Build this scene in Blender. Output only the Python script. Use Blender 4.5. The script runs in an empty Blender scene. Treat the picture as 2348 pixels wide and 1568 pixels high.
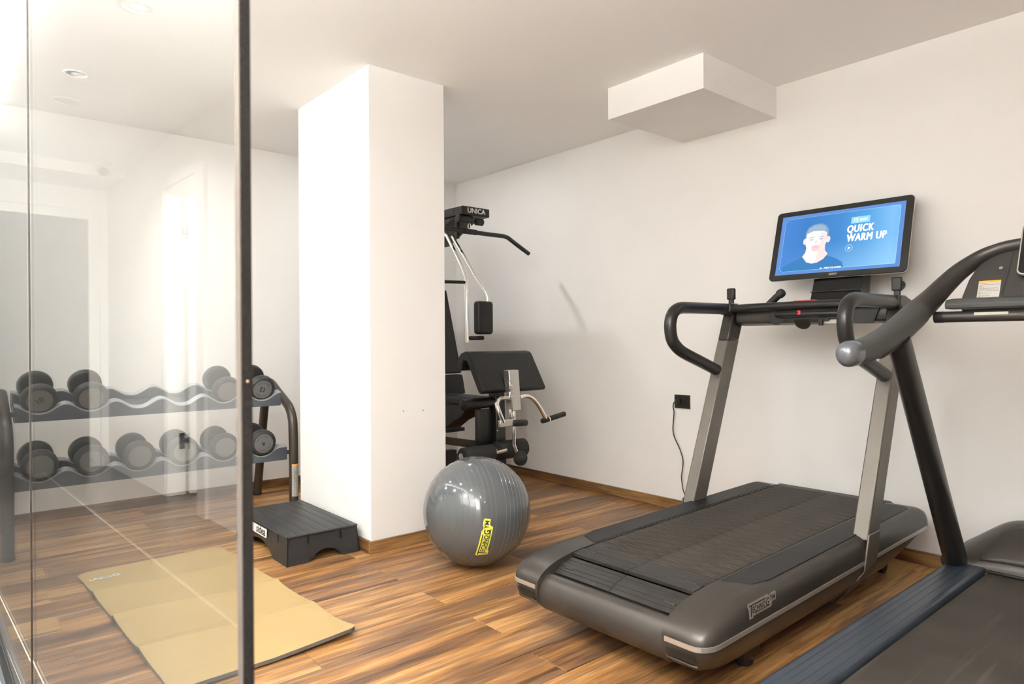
import bpy, bmesh, math, random
from mathutils import Vector, Matrix
PI = math.pi
random.seed(7)
scn = bpy.context.scene
col = scn.collection

# ------------------------------------------------------------------ camera
cam_d = bpy.data.cameras.new('camera'); cam = bpy.data.objects.new('camera', cam_d); col.objects.link(cam)
YAW, PIT, ROLL, FPX = math.radians(40.461), math.radians(0.1373), math.radians(-0.3274), 1549.14
F = Vector((math.sin(YAW) * math.cos(PIT), math.cos(YAW) * math.cos(PIT), -math.sin(PIT)))
R = Vector((math.cos(YAW), -math.sin(YAW), 0)); U = R.cross(F)
R2 = R * math.cos(ROLL) + U * math.sin(ROLL); U2 = -R * math.sin(ROLL) + U * math.cos(ROLL)
cam.matrix_world = Matrix(((R2.x, U2.x, -F.x, 0), (R2.y, U2.y, -F.y, 0), (R2.z, U2.z, -F.z, 1.15), (0, 0, 0, 1)))
cam_d.sensor_width = 36; cam_d.lens = FPX / 2348 * 36; cam_d.clip_start = 0.02
cam_d.dof.use_dof = True; cam_d.dof.focus_distance = 3.1; cam_d.dof.aperture_fstop = 6.3
scn.camera = cam

# ------------------------------------------------------------------ world, lights, exposure
CEIL = 2.649
scn.view_settings.view_transform = 'Standard'; scn.view_settings.look = 'None'
scn.view_settings.gamma = 1.0; scn.view_settings.use_curve_mapping = False
scn.view_settings.exposure = 0.32
scn.cycles.use_denoising = True
scn.cycles.max_bounces = 12; scn.cycles.diffuse_bounces = 9; scn.cycles.glossy_bounces = 6
scn.cycles.transparent_max_bounces = 16; scn.cycles.caustics_reflective = False; scn.cycles.caustics_refractive = False
scn.cycles.sample_clamp_indirect = 6.0; scn.cycles.blur_glossy = 0.5
w = bpy.data.worlds.new('world'); scn.world = w; w.use_nodes = True
w.node_tree.nodes['Background'].inputs[0].default_value = (0.9, 0.95, 1, 1); w.node_tree.nodes['Background'].inputs[1].default_value = 0.3
LED_W, SPOT_W, CORR_W, ROOM_W, UP_W = 46.0, 4.5, 18.0, 42.0, 220.0
WARM = (1.0, 0.985, 0.97); NEUT = (1.0, 0.99, 0.98)
def area(name, loc, sx, sy, power, color, shape='RECTANGLE', spread=PI):
    d = bpy.data.lights.new(name, 'AREA'); d.shape = shape; d.size = sx
    if shape == 'RECTANGLE': d.size_y = sy
    d.energy = power; d.color = color; d.spread = spread
    o = bpy.data.objects.new(name, d); col.objects.link(o); o.location = loc
    return o
led_lights = []
for k in range(3):
    y0 = -2.9 + k * 2.72
    led_lights.append(area('strip_light', (0.218, y0 + 1.36, 2.5945), 0.040, 2.715, LED_W * .30 / 3, WARM))
    for sx in (-1, 1):
        o = area('strip_side_light', (0.218 + sx * .0215, y0 + 1.36, 2.611), 0.030, 2.715, LED_W * .35 / 3, WARM)
        o.rotation_euler = (0, -sx * PI / 2, 0); led_lights.append(o)
SPOTS = [(0.60, 4.43), (0.66, 3.06), (0.70, 1.76), (0.74, 0.25), (0.74, -1.2), (2.75, 4.30)]  # last one is an added fill lamp, out of sight behind the pillar
spot_lights = [area('spot_light', (x, y, CEIL - .004), .060, .060, SPOT_W, WARM, 'DISK') for x, y in SPOTS]
CSPOTS = [(-0.34, 4.95), (-0.34, 3.35), (-0.34, 1.75), (-0.34, 0.1), (-0.34, -1.5)]
cspot_lights = [area('corridor_spot_light', (x, y, CEIL - .002), .05, .05, CORR_W, NEUT, 'DISK', math.radians(140)) for x, y in CSPOTS]
UPS = [(-0.90, 1.25), (-0.90, -0.2), (-0.90, -1.8)]  # added fill lamps, unseen, bouncing extra light off the ceiling
up_lights = []
for x, y in UPS:
    o = area('fill_uplight', (x, y, 1.86), .12, .26, UP_W, WARM, spread=math.radians(164)); o.rotation_euler = (PI, 0, 0); up_lights.append(o)
spot_lights[-1].data.energy = 9  # added lamp that lifts the back of the room
area('side_room_light', (-1.95, 4.8, 2.6), .6, .6, ROOM_W, (1, .97, .93), 'SQUARE')

# ------------------------------------------------------------------ materials
M = {}
def nt(name):
    m = bpy.data.materials.new(name); m.use_nodes = True; M[name] = m
    return m, m.node_tree.nodes, m.node_tree.links, m.node_tree.nodes['Principled BSDF']
def mat(name, c, rough=.5, metal=0, noise=0, nscale=20, bump=0, coat=0, spec=.5, bscale=None, emit=None, es=1, aniso=None):
    m, n, l, b = nt(name)
    b.inputs['Base Color'].default_value = (*c, 1); b.inputs['Roughness'].default_value = rough
    if spec == .5 and max(c) < .07 and not metal: spec = .30
    b.inputs['Metallic'].default_value = metal; b.inputs['Specular IOR Level'].default_value = spec
    if coat: b.inputs['Coat Weight'].default_value = coat; b.inputs['Coat Roughness'].default_value = .08
    if emit: b.inputs['Emission Color'].default_value = (*emit, 1); b.inputs['Emission Strength'].default_value = es
    if noise or bump:
        tc = n.new('ShaderNodeTexCoord'); mp = n.new('ShaderNodeMapping'); l.new(tc.outputs['Object'], mp.inputs[0])
        if aniso: mp.inputs['Scale'].default_value = aniso
        tx = n.new('ShaderNodeTexNoise'); tx.inputs['Scale'].default_value = nscale; tx.inputs['Detail'].default_value = 6
        l.new(mp.outputs[0], tx.inputs['Vector'])
        if noise:
            r = n.new('ShaderNodeValToRGB'); l.new(tx.outputs['Fac'], r.inputs[0])
            r.color_ramp.elements[0].position = .3; r.color_ramp.elements[1].position = .7
            r.color_ramp.elements[0].color = (*[x * (1 - noise) for x in c], 1); r.color_ramp.elements[1].color = (*[min(1, x * (1 + noise)) for x in c], 1)
            l.new(r.outputs[0], b.inputs['Base Color'])
        if bump:
            bt = n.new('ShaderNodeTexNoise'); bt.inputs['Scale'].default_value = bscale or nscale * 4; l.new(mp.outputs[0], bt.inputs['Vector'])
            bn = n.new('ShaderNodeBump'); bn.inputs['Strength'].default_value = bump; bn.inputs['Distance'].default_value = .002
            l.new(bt.outputs['Fac'], bn.inputs['Height']); l.new(bn.outputs[0], b.inputs['Normal'])
    return m
mat('paint', (.875, .868, .85), .75, bump=.12, nscale=3, noise=.012, bscale=60)
mat('ceiling_paint', (.93, .925, .915), .8, bump=.08, nscale=3, bscale=50)
mat('white_gloss', (.86, .855, .83), .3)
mat('grey_door', (.055, .053, .05), .5)
mat('tile', (.085, .082, .078), .28, noise=.12, nscale=4)
mat('grout', (.86, .80, .68), .8)
mat('black', (.008, .0075, .007), .45, spec=.4)
mat('black_satin', (.017, .016, .015), .30)
mat('black_gloss', (.010, .010, .010), .12)
mat('vinyl', (.007, .0065, .006), .45, spec=.35, bump=.25, nscale=60, bscale=350)
mat('foam_black', (.014, .013, .012), .7, bump=.2, nscale=60)
mat('rubber', (.018, .018, .018), .55, bump=.1, nscale=80)
mat('steel_black', (.014, .013, .012), .35, metal=.2)
mat('frame_brown', (.042, .036, .031), .33, metal=.55)
mat('cover_brown', (.040, .034, .0285), .36, metal=.35, noise=.10, nscale=7)
mat('cover_dark', (.024, .021, .018), .42, metal=.2, noise=.08, nscale=9)
mat('panel_dark', (.0115, .0110, .0118), .48, spec=.2, noise=.35, nscale=8)
mat('slat', (.030, .025, .0195), .62, spec=.18, noise=.65, nscale=9, bump=.3, bscale=90, aniso=(6, 1.2, 6))
mat('slat_lip', (.020, .018, .016), .42, noise=.15, nscale=12, spec=.25)
mat('post_metal', (.135, .121, .103), .40, metal=.5, noise=.05, nscale=10)
mat('trim_silver', (.55, .52, .48), .33, metal=.7)
mat('chrome', (.92, .90, .87), .06, metal=1)
mat('aluminium', (.55, .53, .5), .3, metal=.9)
mat('cap_grey', (.13, .14, .155), .22, metal=.4)
mat('grip_grey', (.045, .046, .043), .5, bump=.15, nscale=80)
mat('rail_blue', (.026, .033, .044), .34, noise=.12, nscale=7)
mat('hood', (.042, .035, .029), .42, metal=.35)
mat('hood_inner', (.034, .028, .023), .48, metal=.3)
mat('belt', (.066, .059, .049), .62, noise=.22, nscale=6, bump=.25, bscale=200)
mat('red', (.5, .02, .015), .4, emit=(.8, .03, .02), es=.25)
mat('led_red', (.3, .0, .0), .4, emit=(1, .03, .03), es=1.2)
mat('amber', (.9, .36, .02), .5)
mat('yellow_print', (.78, .80, .10), .5)
mat('print_dark', (.02, .02, .022), .5)
mat('label_paper', (.50, .48, .44), .6)
mat('label_text', (.12, .11, .10), .6)
mat('white_print', (.80, .80, .78), .5)
mat('badge', (.42, .37, .32), .4, metal=.3)
mat('frame_taupe', (.075, .062, .052), .6, spec=.2)
mat('brush', (.010, .0085, .0075), .95, spec=.05, noise=.5, nscale=400, bump=.8, bscale=900)
mat('tray', (.060, .070, .085), .26, noise=.06, nscale=8)
mat('tray_lip', (.30, .315, .33), .3)
mat('rack_tube', (.068, .058, .048), .34, metal=.5)
mat('head_rubber', (.030, .031, .031), .48)
mat('head_face', (.13, .13, .128), .48)
mat('step_plastic', (.026, .0265, .028), .38, noise=.12, nscale=8, bump=.15, bscale=60)
mat('mat_tan', (.365, .255, .108), .55, noise=.025, nscale=5, bump=.1, bscale=300)
mat('mat_side', (.11, .10, .09), .8)
mat('ball', (.082, .089, .094), .11, noise=.05, nscale=4, coat=.3)
mat('ball_ridge', (.125, .132, .137), .12, coat=.3)
mat('camera_white', (.8, .8, .78), .35)
mat('lens_grey', (.22, .21, .19), .2)
mat('bronze_screw', (.35, .25, .15), .35, metal=.8)
# light diffusers
def emis(name, c, s):
    m, n, l, b = nt(name)
    e = n.new('ShaderNodeEmission'); e.inputs[0].default_value = (*c, 1); e.inputs[1].default_value = s
    l.new(e.outputs[0], n['Material Output'].inputs[0]); return m
# glass: clear with angle dependent mirror on both faces
m, n, l, b = nt('glass')
n.remove(b)
geo = n.new('ShaderNodeNewGeometry')
dot = n.new('ShaderNodeVectorMath'); dot.operation = 'DOT_PRODUCT'; l.new(geo.outputs['Normal'], dot.inputs[0]); l.new(geo.outputs['Incoming'], dot.inputs[1])
ab = n.new('ShaderNodeMath'); ab.operation = 'ABSOLUTE'; l.new(dot.outputs['Value'], ab.inputs[0])
inv = n.new('ShaderNodeMath'); inv.operation = 'SUBTRACT'; inv.inputs[0].default_value = 1; l.new(ab.outputs[0], inv.inputs[1])
pw = n.new('ShaderNodeMath'); pw.operation = 'POWER'; pw.inputs[1].default_value = 5; l.new(inv.outputs[0], pw.inputs[0])
mr = n.new('ShaderNodeMath'); mr.operation = 'MULTIPLY_ADD'; mr.inputs[1].default_value = .66; mr.inputs[2].default_value = .043; l.new(pw.outputs[0], mr.inputs[0])
tr = n.new('ShaderNodeBsdfTransparent'); tr.inputs[0].default_value = (.985, .992, .985, 1)
gl = n.new('ShaderNodeBsdfGlossy'); gl.inputs['Roughness'].default_value = 0.0; gl.inputs[0].default_value = (1, 1, 1, 1)
mx = n.new('ShaderNodeMixShader'); l.new(mr.outputs[0], mx.inputs[0]); l.new(tr.outputs[0], mx.inputs[1]); l.new(gl.outputs[0], mx.inputs[2])
l.new(mx.outputs[0], n['Material Output'].inputs[0])
# wood planks
def wood(name, bright=1.0, sc=1.0, rough=.30, axis=0):
    m, n, l, b = nt(name)
    tc = n.new('ShaderNodeTexCoord'); oi = n.new('ShaderNodeObjectInfo')
    off = n.new('ShaderNodeVectorMath'); off.operation = 'ADD'; l.new(tc.outputs['Object'], off.inputs[0])
    cm = n.new('ShaderNodeCombineXYZ'); ml = n.new('ShaderNodeMath'); ml.operation = 'MULTIPLY'; ml.inputs[1].default_value = 37; l.new(oi.outputs['Random'], ml.inputs[0])
    l.new(ml.outputs[0], cm.inputs[0]); l.new(ml.outputs[0], cm.inputs[1]); l.new(cm.outputs[0], off.inputs[1])
    def noise(scale, det, dist=0, rough_=.55):
        mp = n.new('ShaderNodeMapping'); mp.inputs['Scale'].default_value = scale if axis == 0 else (scale[1], scale[0], scale[2]); l.new(off.outputs[0], mp.inputs[0])
        t = n.new('ShaderNodeTexNoise'); t.inputs['Scale'].default_value = sc; t.inputs['Detail'].default_value = det; t.inputs['Distortion'].default_value = dist; t.inputs['Roughness'].default_value = rough_
        l.new(mp.outputs[0], t.inputs[0]); return t
    n1 = noise((1.1, 10, 10), 4, .6); n2 = noise((3.2, 60, 60), 5, .3); n3 = noise((9, 260, 260), 3)
    a1 = n.new('ShaderNodeMath'); a1.operation = 'MULTIPLY_ADD'; a1.inputs[1].default_value = .42; l.new(n2.outputs['Fac'], a1.inputs[0])
    a0 = n.new('ShaderNodeMath'); a0.operation = 'MULTIPLY'; a0.inputs[1].default_value = .62; l.new(n1.outputs['Fac'], a0.inputs[0]); l.new(a0.outputs[0], a1.inputs[2])
    a2 = n.new('ShaderNodeMath'); a2.operation = 'MULTIPLY_ADD'; a2.inputs[1].default_value = .16; l.new(oi.outputs['Random'], a2.inputs[0]); l.new(a1.outputs[0], a2.inputs[2])
    a3 = n.new('ShaderNodeMath'); a3.operation = 'MULTIPLY_ADD'; a3.inputs[1].default_value = .20; l.new(n3.outputs['Fac'], a3.inputs[0]); l.new(a2.outputs[0], a3.inputs[2])
    r = n.new('ShaderNodeValToRGB'); l.new(a3.outputs[0], r.inputs[0])
    cr = r.color_ramp
    pts = [(.51, (.080, .038, .018)), (.605, (.185, .090, .040)), (.665, (.300, .140, .048)), (.725, (.430, .210, .072)), (.80, (.60, .335, .130))]
    cr.elements[0].position, cr.elements[0].color = pts[0][0], (*[c * bright for c in pts[0][1]], 1)
    cr.elements[1].position, cr.elements[1].color = pts[-1][0], (*[c * bright for c in pts[-1][1]], 1)
    for p, c in pts[1:-1]:
        e = cr.elements.new(p); e.color = (*[x * bright for x in c], 1)
    # greyish streaks
    n4 = noise((.9, 22, 22), 4, .8); r4 = n.new('ShaderNodeValToRGB'); l.new(n4.outputs['Fac'], r4.inputs[0]); r4.color_ramp.elements[0].position = .53; r4.color_ramp.elements[1].position = .62
    mixc = n.new('ShaderNodeMix'); mixc.data_type = 'RGBA'; l.new(r.outputs[0], mixc.inputs['A']); mixc.inputs['B'].default_value = (.175 * bright, .112 * bright, .072 * bright, 1)
    mf = n.new('ShaderNodeMath'); mf.operation = 'MULTIPLY'; mf.inputs[1].default_value = .72; l.new(r4.outputs[0], mf.inputs[0]); l.new(mf.outputs[0], mixc.inputs['Factor'])
    l.new(mixc.outputs['Result'], b.inputs['Base Color'])
    b.inputs['Roughness'].default_value = rough; b.inputs['Specular IOR Level'].default_value = .35
    bn = n.new('ShaderNodeBump'); bn.inputs['Strength'].default_value = .25; bn.inputs['Distance'].default_value = .0015; l.new(n2.outputs['Fac'], bn.inputs['Height']); l.new(bn.outputs[0], b.inputs['Normal'])
wood('wood_plank', .76, rough=.36); wood('wood_base', .85, rough=.42); wood('wood_trim', .44, rough=.42); wood('wood_trim_y', .44, rough=.42, axis=1)
# running belt with long scuffs along X
m, n, l, b = nt('belt_scuffed')
tc = n.new('ShaderNodeTexCoord')
def mapped(sx, sy, sz, scale, det, rot=0):
    mp = n.new('ShaderNodeMapping'); mp.inputs['Scale'].default_value = (sx, sy, sz); mp.inputs['Rotation'].default_value = (0, 0, rot); l.new(tc.outputs['Object'], mp.inputs[0])
    t = n.new('ShaderNodeTexNoise'); t.inputs['Scale'].default_value = scale; t.inputs['Detail'].default_value = det; l.new(mp.outputs[0], t.inputs[0]); return t
t1 = mapped(1, 34, 1, 1.6, 5, .05); t2 = mapped(1, 1, 1, 5, 6); t3 = mapped(1, 1, 1, 420, 2)
r1 = n.new('ShaderNodeValToRGB'); r1.color_ramp.elements[0].position = .57; r1.color_ramp.elements[1].position = .75; l.new(t1.outputs['Fac'], r1.inputs[0])
r2 = n.new('ShaderNodeValToRGB'); r2.color_ramp.elements[0].position = .3; r2.color_ramp.elements[1].position = .75; l.new(t2.outputs['Fac'], r2.inputs[0])
r2.color_ramp.elements[0].color = (.022, .0185, .0145, 1); r2.color_ramp.elements[1].color = (.042, .035, .027, 1)
mm = n.new('ShaderNodeMix'); mm.data_type = 'RGBA'; l.new(r2.outputs[0], mm.inputs['A']); mm.inputs['B'].default_value = (.10, .088, .070, 1)
mf = n.new('ShaderNodeMath'); mf.operation = 'MULTIPLY'; mf.inputs[1].default_value = .4; l.new(r1.outputs[0], mf.inputs[0]); l.new(mf.outputs[0], mm.inputs['Factor'])
l.new(mm.outputs['Result'], b.inputs['Base Color']); b.inputs['Roughness'].default_value = .6; b.inputs['Specular IOR Level'].default_value = .25
bn = n.new('ShaderNodeBump'); bn.inputs['Strength'].default_value = .3; bn.inputs['Distance'].default_value = .001; l.new(t3.outputs['Fac'], bn.inputs['Height']); l.new(bn.outputs[0], b.inputs['Normal'])

# ------------------------------------------------------------------ mesh helpers
def link(o, parent=None):
    col.objects.link(o)
    if parent is not None: o.parent = parent
    return o
def mesh(name, vs, fs, m, parent=None, smooth=False, bevel=0, seg=2, ang=35, kind=None, loc=None, rot=None):
    me = bpy.data.meshes.new(name); me.from_pydata([tuple(v) for v in vs], [], fs); me.update()
    bm = bmesh.new(); bm.from_mesh(me); bmesh.ops.recalc_face_normals(bm, faces=bm.faces); bm.to_mesh(me); bm.free()
    ms = m if isinstance(m, (list, tuple)) else [m]
    for x in ms: me.materials.append(M[x])
    o = bpy.data.objects.new(name, me); link(o, parent)
    if loc: o.location = loc
    if rot: o.rotation_euler = rot
    if smooth:
        for p in me.polygons: p.use_smooth = True
        me.set_sharp_from_angle(angle=math.radians(ang))
    if bevel:
        b = o.modifiers.new('bevel', 'BEVEL'); b.width = bevel; b.segments = seg; b.limit_method = 'ANGLE'; b.angle_limit = math.radians(30)
        for p in me.polygons: p.use_smooth = True
        try: me.set_sharp_from_angle(angle=math.radians(60))
        except Exception: pass
        b.harden_normals = False
    if kind: o['kind'] = kind
    return o
class MB:
    def __init__(s): s.v = []; s.f = []
    def add(s, vs, fs):
        k = len(s.v); s.v += [Vector(v) for v in vs]; s.f += [[i + k for i in f] for f in fs]; return s
    def box(s, x0, x1, y0, y1, z0, z1):
        return s.add([(x0, y0, z0), (x1, y0, z0), (x1, y1, z0), (x0, y1, z0), (x0, y0, z1), (x1, y0, z1), (x1, y1, z1), (x0, y1, z1)],
                     [(0, 3, 2, 1), (4, 5, 6, 7), (0, 1, 5, 4), (1, 2, 6, 5), (2, 3, 7, 6), (3, 0, 4, 7)])
    def prism(s, poly, a, b, fn):   # poly 2d, extruded between a and b; fn(p,q,t)->3d
        nn = len(poly)
        return s.add([fn(p[0], p[1], a) for p in poly] + [fn(p[0], p[1], b) for p in poly],
                     [list(range(nn))[::-1], list(range(nn, 2 * nn))] + [(i, (i + 1) % nn, nn + (i + 1) % nn, nn + i) for i in range(nn)])
    def tube(s, path, r, n=16, cap=True, oval=None, up=None, dome=0):
        P = [Vector(p) for p in path]; rs = r if isinstance(r, (list, tuple)) else [r] * len(P)
        if dome:
            for end in (0, 1):
                if end == 0: a, b = P[0], P[1]; r0 = rs[0]
                else: a, b = P[-1], P[-2]; r0 = rs[-1]
                d = (a - b).normalized(); ex = [(a + d * r0 * dome * math.sin(t), r0 * math.cos(t)) for t in (.35, .7, 1.05, 1.35)]
                if end == 0: P = [e[0] for e in ex[::-1]] + P; rs = [e[1] for e in ex[::-1]] + list(rs)
                else: P = P + [e[0] for e in ex]; rs = list(rs) + [e[1] for e in ex]
        k = len(P); T = []
        for i in range(k):
            a = (P[i] - P[i - 1]).normalized() if i else None; b = (P[i + 1] - P[i]).normalized() if i < k - 1 else None
            t = (a + b) if a is not None and b is not None else (a if a is not None else b)
            T.append(t.normalized())
        ref = Vector(up) if up else (Vector((0, 0, 1)) if abs(T[0].z) < .9 else Vector((1, 0, 0)))
        N = (ref - T[0] * ref.dot(T[0])).normalized(); vs = []; fs = []
        for i in range(k):
            if i:
                N = (N - T[i] * N.dot(T[i])).normalized()
                if up:
                    N = (ref - T[i] * ref.dot(T[i])).normalized()
            B = T[i].cross(N)
            st = 1.0
            if 0 < i < k - 1:
                c = (P[i] - P[i - 1]).normalized().dot(T[i]); st = 1 / max(c, .6)
            ox, oy = oval or (1, 1)
            for j in range(n):
                th = 2 * PI * j / n
                vs.append(P[i] + N * rs[i] * oy * math.cos(th) + B * rs[i] * ox * math.sin(th) * (1 if True else st))
        for i in range(k - 1):
            for j in range(n): fs.append((i * n + j, i * n + (j + 1) % n, (i + 1) * n + (j + 1) % n, (i + 1) * n + j))
        if cap: fs += [list(range(n))[::-1], list(range((k - 1) * n, k * n))]
        return s.add(vs, fs)
    def lathe(s, prof, c, axis, n=32):    # prof: (r, h) along axis from c
        c = Vector(c); A = Vector(axis).normalized(); ref = Vector((0, 0, 1)) if abs(A.z) < .9 else Vector((1, 0, 0)); X = A.cross(ref).normalized(); Y = A.cross(X)
        vs = []; fs = []
        for r, h in prof:
            for j in range(n):
                t = 2 * PI * j / n; vs.append(c + A * h + (X * math.cos(t) + Y * math.sin(t)) * max(r, 1e-5))
        for i in range(len(prof) - 1):
            for j in range(n): fs.append((i * n + j, i * n + (j + 1) % n, (i + 1) * n + (j + 1) % n, (i + 1) * n + j))
        fs += [list(range(n))[::-1], list(range((len(prof) - 1) * n, len(prof) * n))]
        return s.add(vs, fs)
    def obj(s, name, m, parent=None, **k): return mesh(name, s.v, s.f, m, parent, **k)
def spline(pts, sub=6):
    P = [Vector(p) for p in pts]; out = []
    for i in range(len(P) - 1):
        a = P[i - 1] if i else P[0] * 2 - P[1]; b, c = P[i], P[i + 1]; d = P[i + 2] if i + 2 < len(P) else P[-1] * 2 - P[-2]
        for k in range(sub):
            t = k / sub
            out.append(.5 * ((2 * b) + (c - a) * t + (2 * a - 5 * b + 4 * c - d) * t * t + (3 * b - a - 3 * c + d) * t ** 3))
    out.append(P[-1]); return out
def tubeo(name, path, r, m, parent=None, n=16, oval=None, up=None, dome=0, sub=0, **k):
    if sub:
        if isinstance(r, (list, tuple)):
            k_ = len(path); r = [r[min(k_ - 1, i // sub)] * (1 - (i % sub) / sub) + r[min(k_ - 1, i // sub + 1)] * (i % sub) / sub for i in range((k_ - 1) * sub + 1)]
        path = spline(path, sub)
    return MB().tube(path, r, n, oval=oval, up=up, dome=dome).obj(name, m, parent, smooth=True, ang=50, **k)
def boxo(name, x0, x1, y0, y1, z0, z1, m, parent=None, bevel=0, **k):
    return MB().box(x0, x1, y0, y1, z0, z1).obj(name, m, parent, bevel=bevel, **k)
def rrect(w, h, r, n=5):
    out = []
    for cx, cy, a0 in ((w - r, h - r, 0), (-w + r, h - r, PI / 2), (-w + r, -h + r, PI), (w - r, -h + r, 1.5 * PI)):
        for i in range(n + 1): t = a0 + PI / 2 * i / n; out.append((cx + r * math.cos(t), cy + r * math.sin(t)))
    return out
def thing(name, label, cat, loc=(0, 0, 0), rz=0, group=None):
    o = bpy.data.objects.new(name, None); o.empty_display_size = .1; link(o); o.location = loc; o.rotation_euler = (0, 0, rz)
    tag(o, label, cat, group); return o
def tag(o, label, cat, group=None):
    o['label'] = label; o['category'] = cat
    if group: o['group'] = group
    return o
def struct(o, label=None):
    o['kind'] = 'structure'
    if label: o['label'] = label
    return o
def sroot(name, label=None, loc=(0, 0, 0), rz=0):
    o = bpy.data.objects.new(name, None); o.empty_display_size = .1; link(o); o.location = loc; o.rotation_euler = (0, 0, rz); return struct(o, label)
def flat(name, poly, fn, m, parent=None, t=.0006):
    """thin raised print: 2d polygon placed by fn(x, y, height)"""
    return MB().prism(poly, 0, t, fn).obj(name, m, parent)
def text_mesh(txt, size, shear=0, bold=0, space=1.0):
    cu = bpy.data.curves.new('txt', 'FONT'); cu.body = txt; cu.size = size; cu.shear = shear; cu.offset = bold; cu.space_character = space
    cu.align_x = 'CENTER'; cu.align_y = 'CENTER'; cu.resolution_u = 3
    o = bpy.data.objects.new('txt', cu); col.objects.link(o)
    dg = bpy.context.evaluated_depsgraph_get(); me = bpy.data.meshes.new_from_object(o.evaluated_get(dg))
    vs = [v.co.copy() for v in me.vertices]; fs = [list(p.vertices) for p in me.polygons]
    bpy.data.objects.remove(o); bpy.data.curves.remove(cu); bpy.data.meshes.remove(me)
    return vs, fs
def text(name, txt, size, fn, m, parent=None, shear=0, bold=0, sx=1, sy=1, space=1.0, dx=0, dy=0, h=.0008):
    vs, fs = text_mesh(txt, size, shear, bold, space)
    if not vs: return None
    me = [fn(v.x * sx + dx, v.y * sy + dy, h) for v in vs]
    return mesh(name, me, fs, m, parent)
def plane(o, ex, ey):
    o = Vector(o); ex = Vector(ex).normalized(); ey = Vector(ey); ey = (ey - ex * ey.dot(ex)).normalized(); nz = ex.cross(ey)
    return lambda x, y, h: o + ex * x + ey * y + nz * h
BADGE = [(-.5, .085), (-.49, .135), (.205, .135), (.235, .105), (.30, .105), (.33, .13), (.47, .13), (.5, .10), (.5, -.035), (.36, -.035), (.33, -.12), (-.30, -.12), (-.30, -.15), (-.43, -.15), (-.455, .03)]
def badge(name, fn, wdt, plate, ink, parent, grid=1):
    """plate with stepped outline and lettering"""
    S = wdt
    pl_ = []
    for i in range(len(BADGE)):
        a, b = BADGE[i], BADGE[(i + 1) % len(BADGE)]
        for k in range(grid): pl_.append(((a[0] + (b[0] - a[0]) * k / grid) * S, (a[1] + (b[1] - a[1]) * k / grid) * S))
    mb = MB()
    if grid == 1: mb.prism(pl_, 0, .0006, fn)
    else:   # curved support: fan of strips
        N = 40; top = []; bot = []
        for i in range(N + 1):
            x = -.5 + i / N; ys = []
            for j in range(len(BADGE)):
                a, b = BADGE[j], BADGE[(j + 1) % len(BADGE)]
                if (a[0] - x) * (b[0] - x) <= 0 and a[0] != b[0]: ys.append(a[1] + (b[1] - a[1]) * (x - a[0]) / (b[0] - a[0]))
            ys = ys or [0, 0]; top.append((x, max(ys))); bot.append((x, min(ys)))
        vs = []; fs = []
        K = 5
        for i in range(N + 1):
            for k in range(K + 1): y = bot[i][1] + (top[i][1] - bot[i][1]) * k / K; vs.append(fn(top[i][0] * S, y * S, .0006))
        for i in range(N):
            for k in range(K): a = i * (K + 1) + k; fs.append((a, a + K + 1, a + K + 2, a + 1))
        mb.add(vs, fs)
    p = mb.obj(name, plate, parent)
    ik = MB(); h = .0014
    def put(t, x0, x1, y0, y1):
        vs, fs = text_mesh(t, 1.0, 0, .022, 1.0); ax, bx = min(v.x for v in vs), max(v.x for v in vs); ay, by = min(v.y for v in vs), max(v.y for v in vs)
        ik.add([fn((x0 + (v.x - ax) / (bx - ax) * (x1 - x0)) * S, (y0 + (v.y - ay) / (by - ay) * (y1 - y0)) * S, h) for v in vs], fs)
    def bar(x0, x1, y0, y1):
        k = 12 if grid > 1 else 1; vs = []; fs = []
        for i in range(k + 1): x = x0 + (x1 - x0) * i / k; vs += [fn(x * S, y0 * S, h), fn(x * S, y1 * S, h)]
        for i in range(k): fs.append((2 * i, 2 * i + 2, 2 * i + 3, 2 * i + 1))
        ik.add(vs, fs)
    bar(-.455, .12, .075, .098); bar(-.395, -.362, -.115, .08)
    put('ECHNO', -.335, .115, -.062, .052); put('G', .135, .245, -.075, .078); put('YM', .265, .455, -.012, .092)
    bar(-.27, .27, -.085, -.068)
    return p, ik.obj('lettering', ink, p)

# ================================================================== ROOM
XW, YB = 3.8137, 5.2876
def gx(y): return .185 - .0227 * (y - 2.85)          # glass line
YS, YE = -3.2, 7.2
struct(boxo('wall_right', XW, XW + .1, YS, YB + .1, -.05, CEIL + .05, 'paint'), 'cream painted gym wall behind the treadmills')
struct(boxo('wall_back', gx(YB), XW + .1, YB, YB + .1, -.05, CEIL + .05, 'paint'), 'cream painted wall behind the dumbbell rack')
struct(boxo('wall_front', -1.2, XW + .1, YS - .1, YS, -.05, CEIL + .05, 'paint'))
ceil_o = struct(boxo('ceiling', -1.2, XW + .1, YS - .1, YE + .1, CEIL, CEIL + .1, 'ceiling_paint'), 'plain white ceiling over gym and corridor')
# pillar
CX0, CY0, CX1, CY1 = 1.7894, 3.2831, 2.2823, 4.2131
pil = struct(boxo('wall_pillar', CX0, CX1, CY0, CY1, -.01, CEIL + .01, 'paint', bevel=.002), 'white square pillar between the step and the grey ball')
for i, x in enumerate((1.996, 2.126)):
    MB().lathe([(.0035, 0), (.0035, .004)], (x, CY0 - .0015, .757 - .006 * i), (0, 1, 0), 12).obj('screw_hole', 'bronze_screw', pil)
# ceiling box against right wall
BX, BY0, BY1, BZ = 3.0612, 2.0345, 2.6939, 2.4629
struct(boxo('trim_1', BX, XW + .01, BY0, BY1, BZ, CEIL + .01, 'paint', bevel=.0015), 'white boxed bulkhead on the ceiling above the treadmill')
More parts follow.
